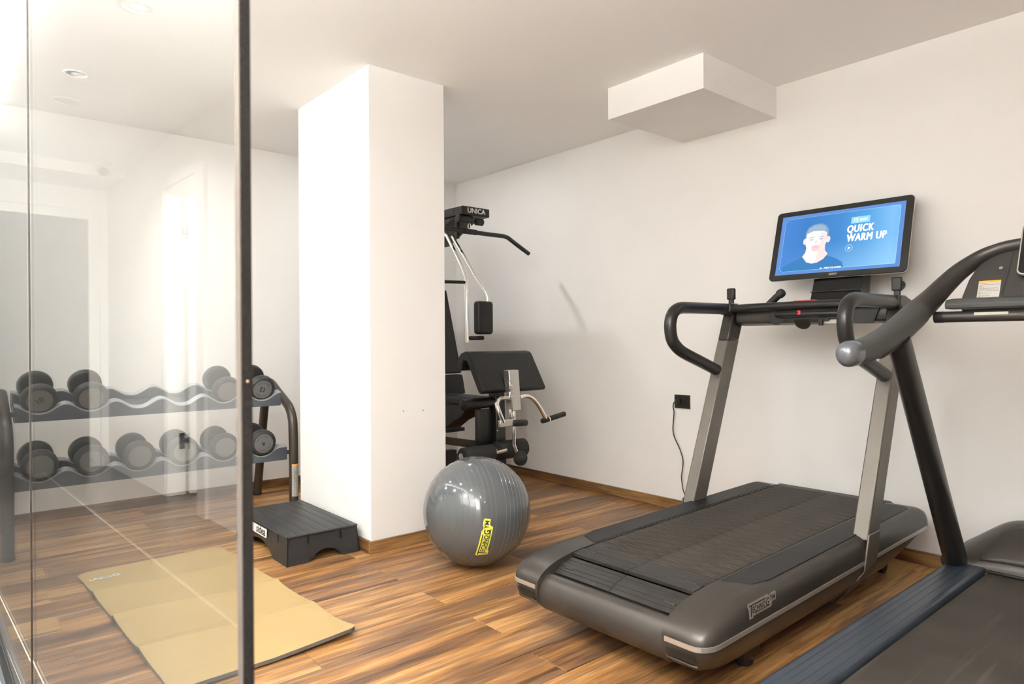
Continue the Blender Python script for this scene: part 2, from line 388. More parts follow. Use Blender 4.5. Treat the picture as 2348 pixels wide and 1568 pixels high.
# corridor shell
CWX = -1.045
DY0, DY1, DTOP = 4.712, 5.461, 2.287
mb = MB(); mb.box(CWX - .12, CWX, YS - .1, DY0, -.05, CEIL + .05); mb.box(CWX - .12, CWX, DY1, YE + .1, -.05, CEIL + .05); mb.box(CWX - .12, CWX, DY0, DY1, DTOP, CEIL + .05)
struct(mb.obj('wall_corridor', 'paint'), 'white corridor wall mirrored in the glass')
mb = MB(); mb.box(.10, .22, YB + .1, YE + .1, -.05, CEIL + .05); struct(mb.obj('wall_corridor_side', 'paint'))
mb = MB(); mb.box(.17, .27, YS, -.42, -.05, CEIL + .05); struct(mb.obj('wall_entrance', 'paint'))
# corridor end wall with a framed recess
mb = MB(); mb.box(-1.05, -.985, YE, YE + .1, -.05, CEIL + .05); mb.box(-.985, .12, YE, YE + .1, 2.372, CEIL + .05); mb.box(-.05, .12, YE, YE + .1, -.05, 2.372)
struct(mb.obj('wall_end', 'paint'), 'white end wall of the corridor')
struct(boxo('trim_2', -1.045, .12, 6.56, YE, 2.56, CEIL + .01, 'paint'), 'white soffit across the end of the corridor')
d3 = sroot('door_3', 'pale grey door panel in its recess at the corridor end')
boxo('door_panel', -.90, -.13, YE + .07, YE + .10, 0, 2.29, 'grey_door', d3)
mb = MB(); mb.box(-.985, -.90, YE + .04, YE + .11, 0, 2.372); mb.box(-.13, -.05, YE + .04, YE + .11, 0, 2.372); mb.box(-.90, -.13, YE + .04, YE + .11, 2.29, 2.372); mb.obj('door_frame', 'white_gloss', d3, bevel=.004)
# side door of corridor
d2 = sroot('door_2', 'white corridor door standing open, mirrored in the glass')
mb = MB(); CT = .07
mb.box(CWX, CWX + .012, DY1, DY1 + CT, 0, DTOP + CT); mb.box(CWX, CWX + .028, DY0 - .145, DY0, 0, DTOP + .09); mb.box(CWX, CWX + .012, DY0, DY1, DTOP, DTOP + CT)
mb.obj('door_frame', 'white_gloss', d2, bevel=.003)
mb = MB(); mb.box(CWX - .13, CWX, DY1 - .02, DY1 - .0, 0, DTOP); mb.box(CWX - .13, CWX, DY0, DY0 + .02, 0, DTOP); mb.box(CWX - .13, CWX, DY0 + .02, DY1 - .02, DTOP - .02, DTOP)
mb.obj('door_jamb', 'white_gloss', d2, bevel=.002)
boxo('door_leaf', CWX - .90, CWX - .145, DY1 - .075, DY1 - .033, .01, 2.262, 'white_gloss', d2, bevel=.002)
for z in (1.988, .405):
    mb = MB(); mb.box(CWX - .125, CWX - .085, DY1 - .024, DY1 - .018, z - .06, z + .06); mb.box(CWX - .150, CWX - .118, DY1 - .05, DY1 - .022, z - .02, z + .02); mb.box(CWX - .151, CWX - .143, DY1 - .07, DY1 - .035, z - .06, z + .06)
    mb.obj('hinge', 'aluminium' if z > 1 else 'steel_black', d2, bevel=.003)
# bright little room behind it
mb = MB(); mb.box(-2.75, -2.65, 3.9, 6.4, -.05, 2.75); mb.box(-2.65, CWX - .12, 3.85, 3.95, -.05, 2.75); mb.box(-2.65, CWX - .12, 6.3, 6.4, -.05, 2.75); mb.box(-2.7, CWX - .12, 3.9, 6.4, 2.65, 2.75)
struct(mb.obj('wall_side_room', 'paint'))
struct(boxo('floor_side_room', -2.7, CWX - .0, 3.9, 6.4, -.06, -.001, 'tile'))
# floors
fl = struct(boxo('floor', .205, XW, YS, YB, -.06, -.003, 'wood_base'), 'brown and grey streaked wood plank floor of the gym')
PW, PL = .195, 1.31
def plank_mesh(L):
    g = .0009; b = .0015; hx, hy = L / 2 - g, PW / 2 - g
    vs = []
    for z, i in ((-.003, 0), (-.0012, 0), (0, b)): vs += [(-hx + i, -hy + i, z), (hx - i, -hy + i, z), (hx - i, hy - i, z), (-hx + i, hy - i, z)]
    fs = [(8, 9, 10, 11)] + [(r * 4 + i, r * 4 + (i + 1) % 4, (r + 1) * 4 + (i + 1) % 4, (r + 1) * 4 + i) for r in range(2) for i in range(4)]
    me = bpy.data.meshes.new('plank'); me.from_pydata(vs, [], fs); me.materials.append(M['wood_plank']); return me
pm = {}
k0 = int(math.floor((-.9 - 2.245) / PW))
for k in range(k0, 16):
    y0 = 2.245 + k * PW
    if y0 > YB - .02: break
    xs = .38 - PL if k % 2 else 1.03 - PL
    xs += random.choice((-1, 0, 1)) * .03 * (k < 0 or k > 8)
    while xs < XW - .02:
        a, b_ = max(xs, .212), min(xs + PL, XW - .012)
        if b_ - a > .03:
            L = round(b_ - a, 3)
            if L not in pm: pm[L] = plank_mesh(L)
            o = bpy.data.objects.new('plank', pm[L]); link(o, fl); o.location = ((a + b_) / 2, min(y0 + PW / 2, YB - PW / 2), 0)
            if y0 + PW > YB - .02: o.location.y = y0 + PW / 2
        xs += PL
struct(boxo('trim_3', gx(0) - .012, .0, 0, .01, -.06, -.05, 'aluminium')) if False else None
fc = struct(boxo('floor_corridor', CWX, .16, YS, YE + .1, -.06, -.0015, 'grout'), 'grey tiled corridor floor mirrored in the glass')
tm = {}
ys = 2.862 - 1.295 * 5
for xi, (xa, xb) in enumerate(((-1.045, -.543), (-.538, .1065), (.1115, .158))):
    y = ys
    while y < YE:
        a, b_ = max(y, YS) + .0015, min(y + 1.295, YE + .1) - .0015
        if b_ - a > .05:
            key = (xi, round(b_ - a, 3))
            if key not in tm:
                me = bpy.data.meshes.new('tile'); hx, hy = (xb - xa) / 2, (b_ - a) / 2
                me.from_pydata([(-hx, -hy, -.0015), (hx, -hy, -.0015), (hx, hy, -.0015), (-hx, hy, -.0015), (-hx, -hy, 0), (hx, -hy, 0), (hx, hy, 0), (-hx, hy, 0)], [], [(4, 5, 6, 7), (0, 1, 5, 4), (1, 2, 6, 5), (2, 3, 7, 6), (3, 0, 4, 7)])
                me.materials.append(M['tile']); tm[key] = me
            o = bpy.data.objects.new('tile', tm[key]); link(o, fc); o.location = ((xa + xb) / 2, (a + b_) / 2, 0)
        y += 1.295
# baseboards
BH, BT = .0663, .0165
def bb(name, x0, x1, y0, y1): return struct(boxo(name, x0, x1, y0, y1, .0008, BH, 'wood_trim_y' if y1 - y0 > x1 - x0 else 'wood_trim', bevel=.0015))
bb('baseboard_right', XW - BT, XW, YS, YB)
bb('baseboard_back', .22, XW - BT, YB - BT, YB)
mb = MB(); mb.box(CX0 - BT, CX1 + BT, CY0 - BT, CY0, .0008, BH); struct(mb.obj('baseboard_pillar', 'wood_trim', bevel=.0015), 'wood skirting around the white pillar')
mb = MB(); mb.box(CX0 - BT, CX0, CY0, CY1, .0008, BH); struct(mb.obj('baseboard_pillar_side', 'wood_trim_y', bevel=.0015))
# ------------------------------------------------------------------ glass partition
def gbox(mb, y0, y1, off0, off1, z0, z1):
    p = lambda y, o: (gx(y) + o, y)
    a, b_, c, d = p(y0, off0), p(y0, off1), p(y1, off1), p(y1, off0)
    return mb.add([(*a, z0), (*b_, z0), (*c, z0), (*d, z0), (*a, z1), (*b_, z1), (*c, z1), (*d, z1)], [(0, 3, 2, 1), (4, 5, 6, 7), (0, 1, 5, 4), (1, 2, 6, 5), (2, 3, 7, 6), (3, 0, 4, 7)])
d1 = sroot('door_1', 'glass sliding door leaf with a dark brown edge post')
gbox(MB(), .709, 2.317, .003, .0075, .012, 2.60).obj('glass_pane', 'glass', d1)
gbox(MB(), .696, .709, -.0005, .0108, .01, 2.60).obj('stile', 'frame_taupe', d1, bevel=.001)
br = gbox(MB(), .693, .696, .0, .0108, .01, 2.60).obj('brush_strip', 'brush', d1, bevel=.001)
MB().lathe([(.0012, 0), (.0014, .0012), (.0006, .0018)], (gx(.693) + .0055, .693, 1.110), (0, -1, 0), 12).obj('screw', 'bronze_screw', br)
w1 = sroot('window_1', 'fixed glass pane beside the door, showing the dumbbell rack')
gbox(MB(), 2.321, YB, 0, .0045, .012, 2.60).obj('glass_pane', 'glass', w1)
gbox(MB(), 2.316, 2.321, .001, .006, .012, 2.60).obj('edge_seal', 'frame_brown', w1)
gbox(MB(), .67, YB, -.012, .0, .0, .03).obj('bottom_rail', 'steel_black', w1, bevel=.001)
gbox(MB(), -.42, YB, .010, .036, -.002, .006).obj('floor_threshold', 'aluminium', w1, bevel=.001)
gbox(MB(), -.42, YB, -.02, .03, 2.60, CEIL + .001).obj('top_rail', 'white_gloss', w1)
# ------------------------------------------------------------------ ceiling fixtures
for i, (x, y) in enumerate(SPOTS):
    t = thing('downlight', ('bright round downlight in the gym ceiling, nearest the dumbbell rack' if i == 0 else 'small round downlight in the gym ceiling, %s' % ('over the exercise mat', 'ahead of the camera', 'above the camera', 'behind the camera', 'added as unseen fill behind the white pillar')[i - 1]), 'ceiling light', (x, y, CEIL), 0, 'row of gym downlights')
    MB().lathe([(.048, 0), (.058, -.0005), (.060, -.004), (.058, -.006), (.046, -.004), (.0455, 0)], (0, 0, 0), (0, 0, 1), 32).obj('trim_ring', 'white_gloss', t, smooth=True)
    spot_lights[i].parent = t; spot_lights[i].location = (0, 0, -.0045)
for i, (x, y) in enumerate(CSPOTS):
    t = thing('recessed_spot', 'round recessed corridor spot reflected in the glass, %s' % ('beside the ceiling camera', 'at the top edge of the glass', 'beside the door leaf', 'near the entrance', 'far behind the entrance')[i], 'ceiling light', (x, y, CEIL), 0, 'corridor ceiling spots')
    MB().lathe([(.026, -.001), (.060, -.002), (.062, -.006), (.075, -.005), (.077, -.002), (.076, 0), (.026, 0)], (0, 0, 0), (0, 0, 1), 32).obj('trim_ring', 'white_gloss', t, smooth=True)
    cspot_lights[i].parent = t; cspot_lights[i].location = (0, 0, -.003)
t = thing('light_strip', 'long bright linear ceiling light running above the glass partition', 'ceiling light', (.218, 1.18, CEIL))
boxo('body', -.019, .019, -4.08, 4.08, -.052, -.022, 'white_gloss', t)
boxo('top_plate', -.021, .021, -4.08, 4.08, -.0235, -.020, 'white_gloss', t)
for yy in (-3.6, -1.8, 0, 1.8, 3.6): boxo('hanger', -.008, .008, yy - .02, yy + .02, -.021, 0, 'aluminium', t)
for lo in led_lights:
    lo.location = (lo.location.x - .218, lo.location.y - 1.18, lo.location.z - CEIL); lo.parent = t
for i, (x, y) in enumerate(UPS):   # fill uplighters added out of view, beside and behind the camera
    t = thing('fill_uplighter', 'added white half-round fill uplighter, unseen on the corridor wall, %s' % ('nearest the open door leaf', 'beside the camera', 'behind the camera')[i], 'added fill light', (CWX, y, 1.85), 0, 'added fill uplighters')
    MB().prism([(0, -.13), (0, .13), (.10, .13), (.17, .10), (.20, .04), (.20, -.04), (.17, -.10), (.10, -.13)], -.10, -.015, lambda p, q, t: Vector((p * (1 + t * 2.5), q, t))).obj('bowl', 'camera_white', t, smooth=True)
    MB().box(0, .012, -.06, .06, -.09, .0).obj('back_plate', 'aluminium', t)
    up_lights[i].parent = t; up_lights[i].location = (x - CWX, 0, .0)
t = thing('security_camera', 'small white dome security camera at the corridor ceiling corner', 'camera', (-.86, 6.44, CEIL))
MB().lathe([(.055, 0), (.055, -.018), (.048, -.026), (.03, -.03), (.02, -.045)], (0, 0, 0), (0, 0, 1), 24).obj('mount', 'camera_white', t, smooth=True)
MB().lathe([(.001, -.052), (.02, -.049), (.036, -.037), (.048, -.018), (.052, 0), (.048, .018), (.036, .037), (.030, .042)], (0, 0, -.075), (.25, -.9, -.25), 24).obj('housing', 'camera_white', t, smooth=True)
MB().lathe([(.036, .036), (.034, .044), (.001, .046)], (0, 0, -.075), (.25, -.9, -.25), 24).obj('lens', 'lens_grey', t, smooth=True)
#PART2
# ================================================================== TREADMILL WITH SCREEN
TB = math.radians(.94)
def D(u, v, w_): return Vector((u * math.cos(TB) - w_ * math.sin(TB), v, u * math.sin(TB) + w_ * math.cos(TB)))
t1 = thing('treadmill', 'brown-grey treadmill with slatted belt and a lit blue screen on its console', 'treadmill', (1.7564, 1.6212, 0), math.radians(.6968))
UE, WT, WS = 1.955, .300, .200
def wt(u):
    a = .34
    if u < a: return WS + .012 + (WT - WS - .012) * max(0, 1 - ((a - u) / a) ** 2.5) ** .5
    if u > UE - .14: return WS + .03 + (WT - WS - .03) * math.sqrt(max(0, 1 - ((u - UE + .14) / .14) ** 2.4))
    return WT
def wb(u):
    a = .34
    if u < a: return WS - .012 - .118 * max(0, 1 - ((a - u) / a) ** 3.4) ** .4545
    if u > UE - .45: return .07 + .11 * ((u - UE + .45) / .45) ** 1.3
    return .07
def vmax(u):
    c = .0
    if u < .07: c = .055 * (1 - math.sqrt(max(0, 1 - ((.07 - u) / .07) ** 2)))
    if u > UE - .05: c = .05 * (1 - math.sqrt(max(0, 1 - ((u - UE + .05) / .05) ** 2)))
    return .4534 - c
def cover(sgn):
    us = [0, .0015, .004, .012, .025, .045, .07, .10, .14, .19, .25, .30, .34, .42] + [.5 + .1 * i for i in range(14)] + [1.86, 1.89, 1.915, 1.935, 1.948, 1.955]
    vs = []; fs = []
    for u in us:
        t_, b_, vm = wt(u), wb(u), vmax(u); k = max(0.02, (t_ - WS) / (WT - WS)); q = max(.02, (WS - b_) / .13)
        pts = [(.288, t_), (.405, t_), (.422, t_ - .004 * k), (.437, t_ - .014 * k), (.447, t_ - .032 * k), (.4525, t_ - .060 * k), (.4534, WS + .006 * k), (.4534, WS - .008 * q),
               (.448, WS - .030 * q), (.430, WS - .075 * q), (.405, WS - .110 * q), (.37, b_), (.288, b_)]
        dv = .4534 - vm
        vs += [D(u, sgn * (p[0] - dv * max(0, min(1, (p[0] - .288) / .12))), p[1]) for p in pts]
    n = 13
    for i in range(len(us) - 1):
        for j in range(n): fs.append((i * n + j, i * n + (j + 1) % n, (i + 1) * n + (j + 1) % n, (i + 1) * n + j))
    fs += [list(range(n))[::-1], list(range((len(us) - 1) * n, len(us) * n))]
    return mesh('side_cover', vs, fs, 'cover_brown', t1, smooth=True, ang=40)
def in_plan(u): return vmax(u)
for sg in (-1, 1):
    c = cover(sg)
    # black step panel let into the cover
    poly = [(.335, .296), (1.81, .296), (1.825, .33), (1.825, .385), (1.80, .405), (.455, .412), (.375, .392)]
    MB().prism(poly, WT - .003, WT + .0025, lambda p, q, t: D(p, sg * q, t)).obj('step_panel', 'panel_dark', c, bevel=.001)
    # silver line around nose and along the flank
    path = [(0.0, .30), (0.0, .34), (0.0, .38)] + [(u_, vmax(u_)) for u_ in (0, .0015, .005, .010, .017, .026, .038, .053, .07)] + [(.12 + .1 * i, .4534) for i in range(18)] + [(1.90, .4525), (1.935, .440), (1.953, .412), (1.957, .37), (1.957, .30)]
    vs = []; fs = []
    for i, (u, v) in enumerate(path):
        a = path[max(0, i - 1)]; b_ = path[min(len(path) - 1, i + 1)]; du, dv = b_[0] - a[0], b_[1] - a[1]; L_ = math.hypot(du, dv); nu, nv = -dv / L_, du / L_
        for o_, z_ in ((-.003, .193), (.0025, .194), (.0025, .209), (-.003, .210)): vs.append(D(u + nu * o_, sg * (v + nv * o_), z_))
    for i in range(len(path) - 1):
        for j in range(4): fs.append((i * 4 + j, i * 4 + (j + 1) % 4, i * 4 + 4 + (j + 1) % 4, i * 4 + 4 + j))
    fs += [(3, 2, 1, 0), tuple(range(len(vs) - 4, len(vs)))]
    mesh('silver_line', vs, fs, 'trim_silver', c)
    # roller slot at the nose
    def ufront(v, w_, o=0):   # nose surface below the line
        b0 = .118; f_ = max(0, min(1, (WS - .012 - w_) / b0)); a_ = .34; u_ = a_ - a_ * (1 - f_ ** 2.2) ** (1 / 3.4) if f_ < 1 else a_
        k_ = max(0, (v - .385) / .07); return D(u_ - o + .045 * k_ ** 2.2, sg * v, w_)
    gr = [(.306 + .100 * i / 6, .180 - .038 * j / 4) for i in range(7) for j in range(5)]
    mesh('slot', [ufront(a_, b_, .0025) for a_, b_ in gr], [(i * 5 + j, i * 5 + j + 1, i * 5 + 6 + j, i * 5 + 5 + j) for i in range(6) for j in range(4)], 'black', c)
    tubeo('slot_lip', [ufront(.300 + .110 * i / 8, .140, .0015) for i in range(9)], .0045, 'cover_brown', c, n=8)
# front cover between the noses
prof = [(.085, .236), (.062, .243), (.050, .240), (.036, .228), (.020, .208), (.010, .186), (.008, .166), (.012, .146), (.022, .126), (.042, .108), (.078, .092), (.13, .080), (.20, .073), (.34, .070), (.34, .10), (.11, .18)]
MB().prism(prof, -.296, .296, lambda p, q, t: D(p, t, q)).obj('front_cover', 'cover_brown', t1, smooth=True, ang=30)
# belly
MB().prism([(.30, .072), (1.5, .072), (1.86, .165), (1.90, .27), (.30, .27)], -.286, .286, lambda p, q, t: D(p, t, q)).obj('belly_pan', 'black', t1)
MB().prism([(1.80, .29), (1.90, .298), (1.935, .28), (1.955, .24), (1.957, .195), (1.94, .18), (1.86, .16), (1.80, .20)], -.292, .292, lambda p, q, t: D(p, t, q)).obj('rear_cover', 'cover_dark', t1, smooth=True, ang=30)
# slats: nose curve then flat run
def belt_pt(s_):   # s measured along the belt, 0 at the roller front lip
    if s_ < .26:
        k = max(0, s_ / .26); return (.088 + .235 * k ** 1.12, .236 + (.2965 - .236) * (1 - (1 - k) ** 1.9))
    return (.323 + (s_ - .26), .2965)
SP = .0635
def slat_mesh():
    vs = []; fs = []; hw = .281; L_ = SP - .0022
    # cross profile with three shallow ribs (x along the belt)
    pr_ = [(0, -.012), (0, .0)]
    nr = 3
    for i in range(nr):
        a = L_ * i / nr; b_ = L_ * (i + 1) / nr
        pr_ += [(a + .001, .0024), (b_ - .0024, .0024)] + ([(b_ - .0014, .0008), (b_ + .0002, .0008)] if i < nr - 1 else [])
    pr_ += [(L_, .0), (L_, -.012)]
    mb = MB()
    for y0, y1 in ((-hw, -.0035), (.0035, hw)): mb.prism(pr_, y0, y1, lambda p, q, t: Vector((p, t, q)))
    mb.box(.002, L_ - .002, -.004, .004, -.012, .0012)
    me = bpy.data.meshes.new('slat'); me.from_pydata([tuple(v) for v in mb.v], [], mb.f)
    bm = bmesh.new(); bm.from_mesh(me); bmesh.ops.recalc_face_normals(bm, faces=bm.faces); bm.to_mesh(me); bm.free(); me.materials.append(M['slat']); return me
sm = slat_mesh(); sm2 = sm.copy(); sm2.materials.clear(); sm2.materials.append(M['slat_lip'])
beltp = bpy.data.objects.new('belt', None); link(beltp, t1)
s_ = -.01
i = 0
while True:
    a = belt_pt(s_); b_ = belt_pt(s_ + SP)
    if b_[0] > 1.90: break
    A, B_ = D(a[0], 0, a[1]), D(b_[0], 0, b_[1]); dz = -math.atan2(B_.z - A.z, B_.x - A.x)
    o = bpy.data.objects.new('slat', sm2 if i < 4 else sm); link(o, beltp); o.location = A; o.rotation_euler = (0, dz, 0)
    if i == 2: o.location = A + Vector((-.004, 0, .010)); o.rotation_euler = (0, dz + .10, 0)
    if i == 0: o.location = A + Vector((.0, 0, .004))
    s_ += SP + (.016 if i == 1 else 0); i += 1
# little grips moulded at the ends of the two front lips
for (s0, ys_) in ((.045, (-.235, .235)), (.185, (-.235, .235))):
    a = belt_pt(s0); b_ = belt_pt(s0 + .02)
    for y in ys_:
        c_ = D(a[0], y, a[1] + .0035)
        tubeo('slat_grip', [c_ + Vector((0, -.018, 0)), c_ + Vector((0, .018, 0))], .007, 'slat_lip', beltp, n=10, dome=.8)
# feet and wheels
for u, v in ((.42, .33), (.42, -.33), (1.62, .25), (1.62, -.25)):
    mb = MB(); mb.box(u - .05, u + .06, v - .03, v + .03, .03, .10); mb.lathe([(.03, 0), (.034, .006), (.034, .022), (.026, .03)], (u, v, 0), (0, 0, 1), 20)
    mb.obj('foot', 'black', t1)
for v in (-.30, .30): MB().lathe([(.02, -.02), (.038, -.018), (.038, .018), (.02, .02)], (1.74, v, .045), (0, 1, 0), 20).obj('wheel', 'rubber', t1)
# uprights
for sg in (-1, 1):
    v0, v1 = (.390, .4555) if sg > 0 else (-.4555, -.390)
    def up(u0, z0, u1, z1, wd0, wd1, name, m_):
        return MB().prism([(u0, z0), (u0 + wd0, z0), (u1 + wd1, z1), (u1, z1)], v0, v1, lambda p, q, t: Vector((p, t, q))).obj(name, m_, t1, bevel=.006, seg=2)
    up(1.185, .305, 1.523, 1.145, .117, .112, 'upright', 'post_metal')
    MB().prism([(1.523, 1.1452), (1.635, 1.1452), (1.672, 1.232), (1.752, 1.262), (1.770, 1.285), (1.76, 1.300), (1.585, 1.300)], v0 + .001, v1 - .001, lambda p, q, t: Vector((p, t, q))).obj('upright_head', 'frame_brown', t1, bevel=.006)
    MB().prism([(1.56, 1.285), (1.765, 1.270), (1.775, 1.292), (1.74, 1.318), (1.62, 1.345), (1.545, 1.345), (1.535, 1.30)], v0 - .006, v1 + .006, lambda p, q, t: Vector((p, t, q))).obj('head_cap', 'black_satin', t1, bevel=.010, seg=3)
    # foot blade running down the flank
    bl = [(1.192, .33), (1.309, .33), (1.285, .245), (1.262, .205), (1.145, .185), (1.165, .26)]
    MB().prism(bl, sg * .452, sg * .4605, lambda p, q, t: Vector((p, t, q))).obj('upright_base', 'post_metal' if sg < 0 else 'frame_brown', t1, bevel=.003)
    MB().prism([(1.145, .186), (1.262, .206), (1.262, .17), (1.24, .135), (1.19, .100), (1.12, .078), (1.02, .070), (1.075, .092), (1.115, .125)], .0, .009, lambda p, q, t: Vector((p, sg * (.4525 - max(0, .19 - q) * .62 + t), q))).obj('base_tail', 'cover_brown', t1, bevel=.003)
    # handle loop
    y = sg * .424
    pth = [(1.56, y, 1.316), (1.45, y, 1.315), (1.31, y, 1.314), (1.19, y, 1.313), (1.125, y, 1.309), (1.075, y, 1.288), (1.050, y, 1.25), (1.045, y, 1.205), (1.057, y, 1.155), (1.085, y, 1.122), (1.15, y, 1.085), (1.30, y, 1.036), (1.44, y, .990), (1.478, y, .978)]
    tubeo('handle', pth, .0305, 'black_satin', t1, n=20, sub=3)
    # clip on phone style grips on top of each end
    g = boxo('quick_switch', 1.600, 1.626, y - .022, y + .022, 1.368, 1.432, 'black', t1, bevel=.006)
    MB().box(1.604, 1.622, y - .013, y + .013, 1.338, 1.37).obj('switch_neck', 'black', g, bevel=.003)
    MB().lathe([(.034, 0), (.034, .003), (.02, .0035)], (1.613, y, 1.3435), (0, 0, 1), 24).obj('switch_ring', 'amber' if sg > 0 else 'trim_silver', g)
    if sg < 0: MB().lathe([(.005, 0), (.022, .004), (.022, .010), (.004, .014)], (1.626, y - .006, 1.395), (1, -.2, 0), 20).obj('dial', 'rubber', g, smooth=True)
# console
cons = bpy.data.objects.new('console', None); link(cons, t1)
MB().prism([(1.595, 1.262), (1.60, 1.302), (1.625, 1.335), (1.76, 1.350), (1.80, 1.335), (1.79, 1.24), (1.70, 1.222), (1.63, 1.224), (1.60, 1.235)], -.388, .388, lambda p, q, t: Vector((p, t, q))).obj('console_body', 'cover_brown', cons, bevel=.006)
tubeo('cross_bar', [(1.566, -.405, 1.314), (1.56, -.3, 1.318), (1.558, 0, 1.320), (1.56, .3, 1.318), (1.566, .405, 1.314)], .021, 'black_satin', cons, n=18)
tubeo('heart_rate_bar', [(1.572, -.19, 1.274), (1.572, .14, 1.276)], .0155, 'black_satin', cons, n=16, dome=.5)
MB().prism([(-.36, .03), (.165, .03), (.20, -.005), (.165, -.045), (.14, -.048), (.10, -.022), (-.20, -.022), (-.26, -.047), (-.33, -.047)], 0, .006, lambda p, q, t: Vector((1.592 - t, p, 1.27 + q))).obj('dark_panel', 'black', cons, bevel=.001)
text('led_digit', '3', .026, plane((1.5555, .012, 1.281), (0, -1, 0), (0, 0, 1)), 'led_red', cons, bold=.001, sx=1.4)
kn = MB().lathe([(.043, 0), (.043, .004), (.038, .007)], (0, 0, 0), (0, 0, 1), 32).obj('vent_disc', 'steel_black', cons, loc=(1.604, .018, 1.238), rot=(0, math.radians(-118), 0))
boxo('vent_slot', -.0012, .0012, -.041, .041, .0068, .0078, 'black', kn).rotation_euler = (0, 0, .6)
boxo('label_strip', -.002, .0, -.045, .045, -.010, .010, 'label_paper', cons, loc=(1.597, -.125, 1.234))
mb = MB(); mb.box(1.575, 1.592, -.095, -.075, 1.215, 1.248); mb.box(1.578, 1.592, -.125, -.095, 1.238, 1.250); mb.obj('safety_clip', 'black', cons, bevel=.002)
boxo('stop_key', 1.665, 1.70, -.02, .095, 1.341, 1.350, 'red', cons, bevel=.002)
st = tubeo('joystick', [(1.655, .225, 1.335), (1.660, .185, 1.372), (1.662, .172, 1.383)], .019, 'black_satin', cons, n=16)
MB().lathe([(.015, -.022), (.023, -.016), (.024, 0), (.021, .012), (.012, .018)], (1.664, .160, 1.393), (.05, -.72, .55), 20).obj('joystick_knob', 'rubber', st, smooth=True)
# monitor and its bracket
mon = bpy.data.objects.new('monitor', None); link(mon, t1); mon.location = (1.885, -.037, 1.671); mon.rotation_euler = (0, math.radians(17.2), math.radians(1.0))
MW, MH = .352, .206     # half sizes; local x points into the wall, y to the left, z up
fnm = lambda p, q, t: Vector((t, p, q))
MB().prism(rrect(MW, MH, .022), 0, .016, fnm).obj('bezel', 'black', mon, bevel=.002)
MB().prism(rrect(MW + .0015, MH + .0015, .023), .006, .012, fnm).obj('bezel_edge', 'aluminium', mon)
MB().prism(rrect(MW - .03, MH - .03, .03), .014, .042, fnm).obj('back_shell', 'black', mon, bevel=.008)
# screen picture
m, n, l, b = nt('screen_blue'); n.remove(b)
tc = n.new('ShaderNodeTexCoord'); sp = n.new('ShaderNodeSeparateXYZ'); l.new(tc.outputs['Object'], sp.inputs[0])
def lin(inp, a, b_, c0, c1):
    mr_ = n.new('ShaderNodeMapRange'); mr_.inputs['From Min'].default_value = a; mr_.inputs['From Max'].default_value = b_; mr_.inputs['To Min'].default_value = c0; mr_.inputs['To Max'].default_value = c1; l.new(inp, mr_.inputs[0]); return mr_.outputs[0]
rx = lin(sp.outputs['Y'], .33, -.33, 0, 1); r = n.new('ShaderNodeValToRGB'); l.new(rx, r.inputs[0])
cr = r.color_ramp; cr.elements[0].position = 0; cr.elements[0].color = (.075, .235, .62, 1); cr.elements[1].position = 1; cr.elements[1].color = (.17, .42, .80, 1)
for p_, c_ in ((.25, (.055, .20, .52)), (.52, (.065, .245, .58)), (.72, (.10, .33, .66)), (.9, (.20, .47, .80))):
    e = cr.elements.new(p_); e.color = (*c_, 1)
rz = lin(sp.outputs['Z'], -.19, .0, .75, 0); nz_ = n.new('ShaderNodeTexNoise'); nz_.inputs['Scale'].default_value = 6; l.new(tc.outputs['Object'], nz_.inputs[0])
mu = n.new('ShaderNodeMath'); mu.operation = 'MULTIPLY'; l.new(rz, mu.inputs[0]); l.new(rx, mu.inputs[1]); mu.use_clamp = True
mx2 = n.new('ShaderNodeMix'); mx2.data_type = 'RGBA'; l.new(mu.outputs[0], mx2.inputs['Factor']); l.new(r.outputs[0], mx2.inputs['A']); mx2.inputs['B'].default_value = (.33, .62, .90, 1)
e = n.new('ShaderNodeEmission'); l.new(mx2.outputs['Result'], e.inputs[0]); e.inputs[1].default_value = 1.0; l.new(e.outputs[0], n['Material Output'].inputs[0])
emis('scr_edge', (.16, .35, .80), .75); emis('scr_line', (.45, .72, .95), .9); emis('scr_white', (1, 1, 1), 1.1); emis('scr_hair', (.34, .47, .60), .9); emis('scr_hair2', (.22, .37, .55), .9)
emis('scr_skin', (.98, .86, .88), 1.0); emis('scr_skin2', (.96, .72, .70), .95); emis('scr_shirt', (.055, .22, .50), .95); emis('scr_chip', (.30, .70, .92), .95); emis('scr_eye', (.45, .42, .55), .8); emis('scr_lip', (.88, .52, .60), .9); emis('scr_beard', (.86, .66, .66), .9); emis('scr_blue', (.10, .32, .66), .9)
SX = .318; SZ = .176
scr = MB().box(-.0012, .0, -SX, SX, -SZ, SZ).obj('screen', 'screen_blue', mon)
fs_ = lambda x, y, h: Vector((-.0012 - h, -x, y))
def ell(cx, cy, a, b_, n_=24, t0=0, t1=2 * PI): return [(cx + a * math.cos(t0 + (t1 - t0) * i / n_), cy + b_ * math.sin(t0 + (t1 - t0) * i / n_)) for i in range(n_ if abs(t1 - t0 - 2 * PI) < 1e-6 else n_ + 1)]
def lay(poly, m_, h, name='picture_shape'):
    return mesh(name, [fs_(p[0], p[1], h) for p in poly], [list(range(len(poly)))], m_, scr_parent)
scr_parent = mon
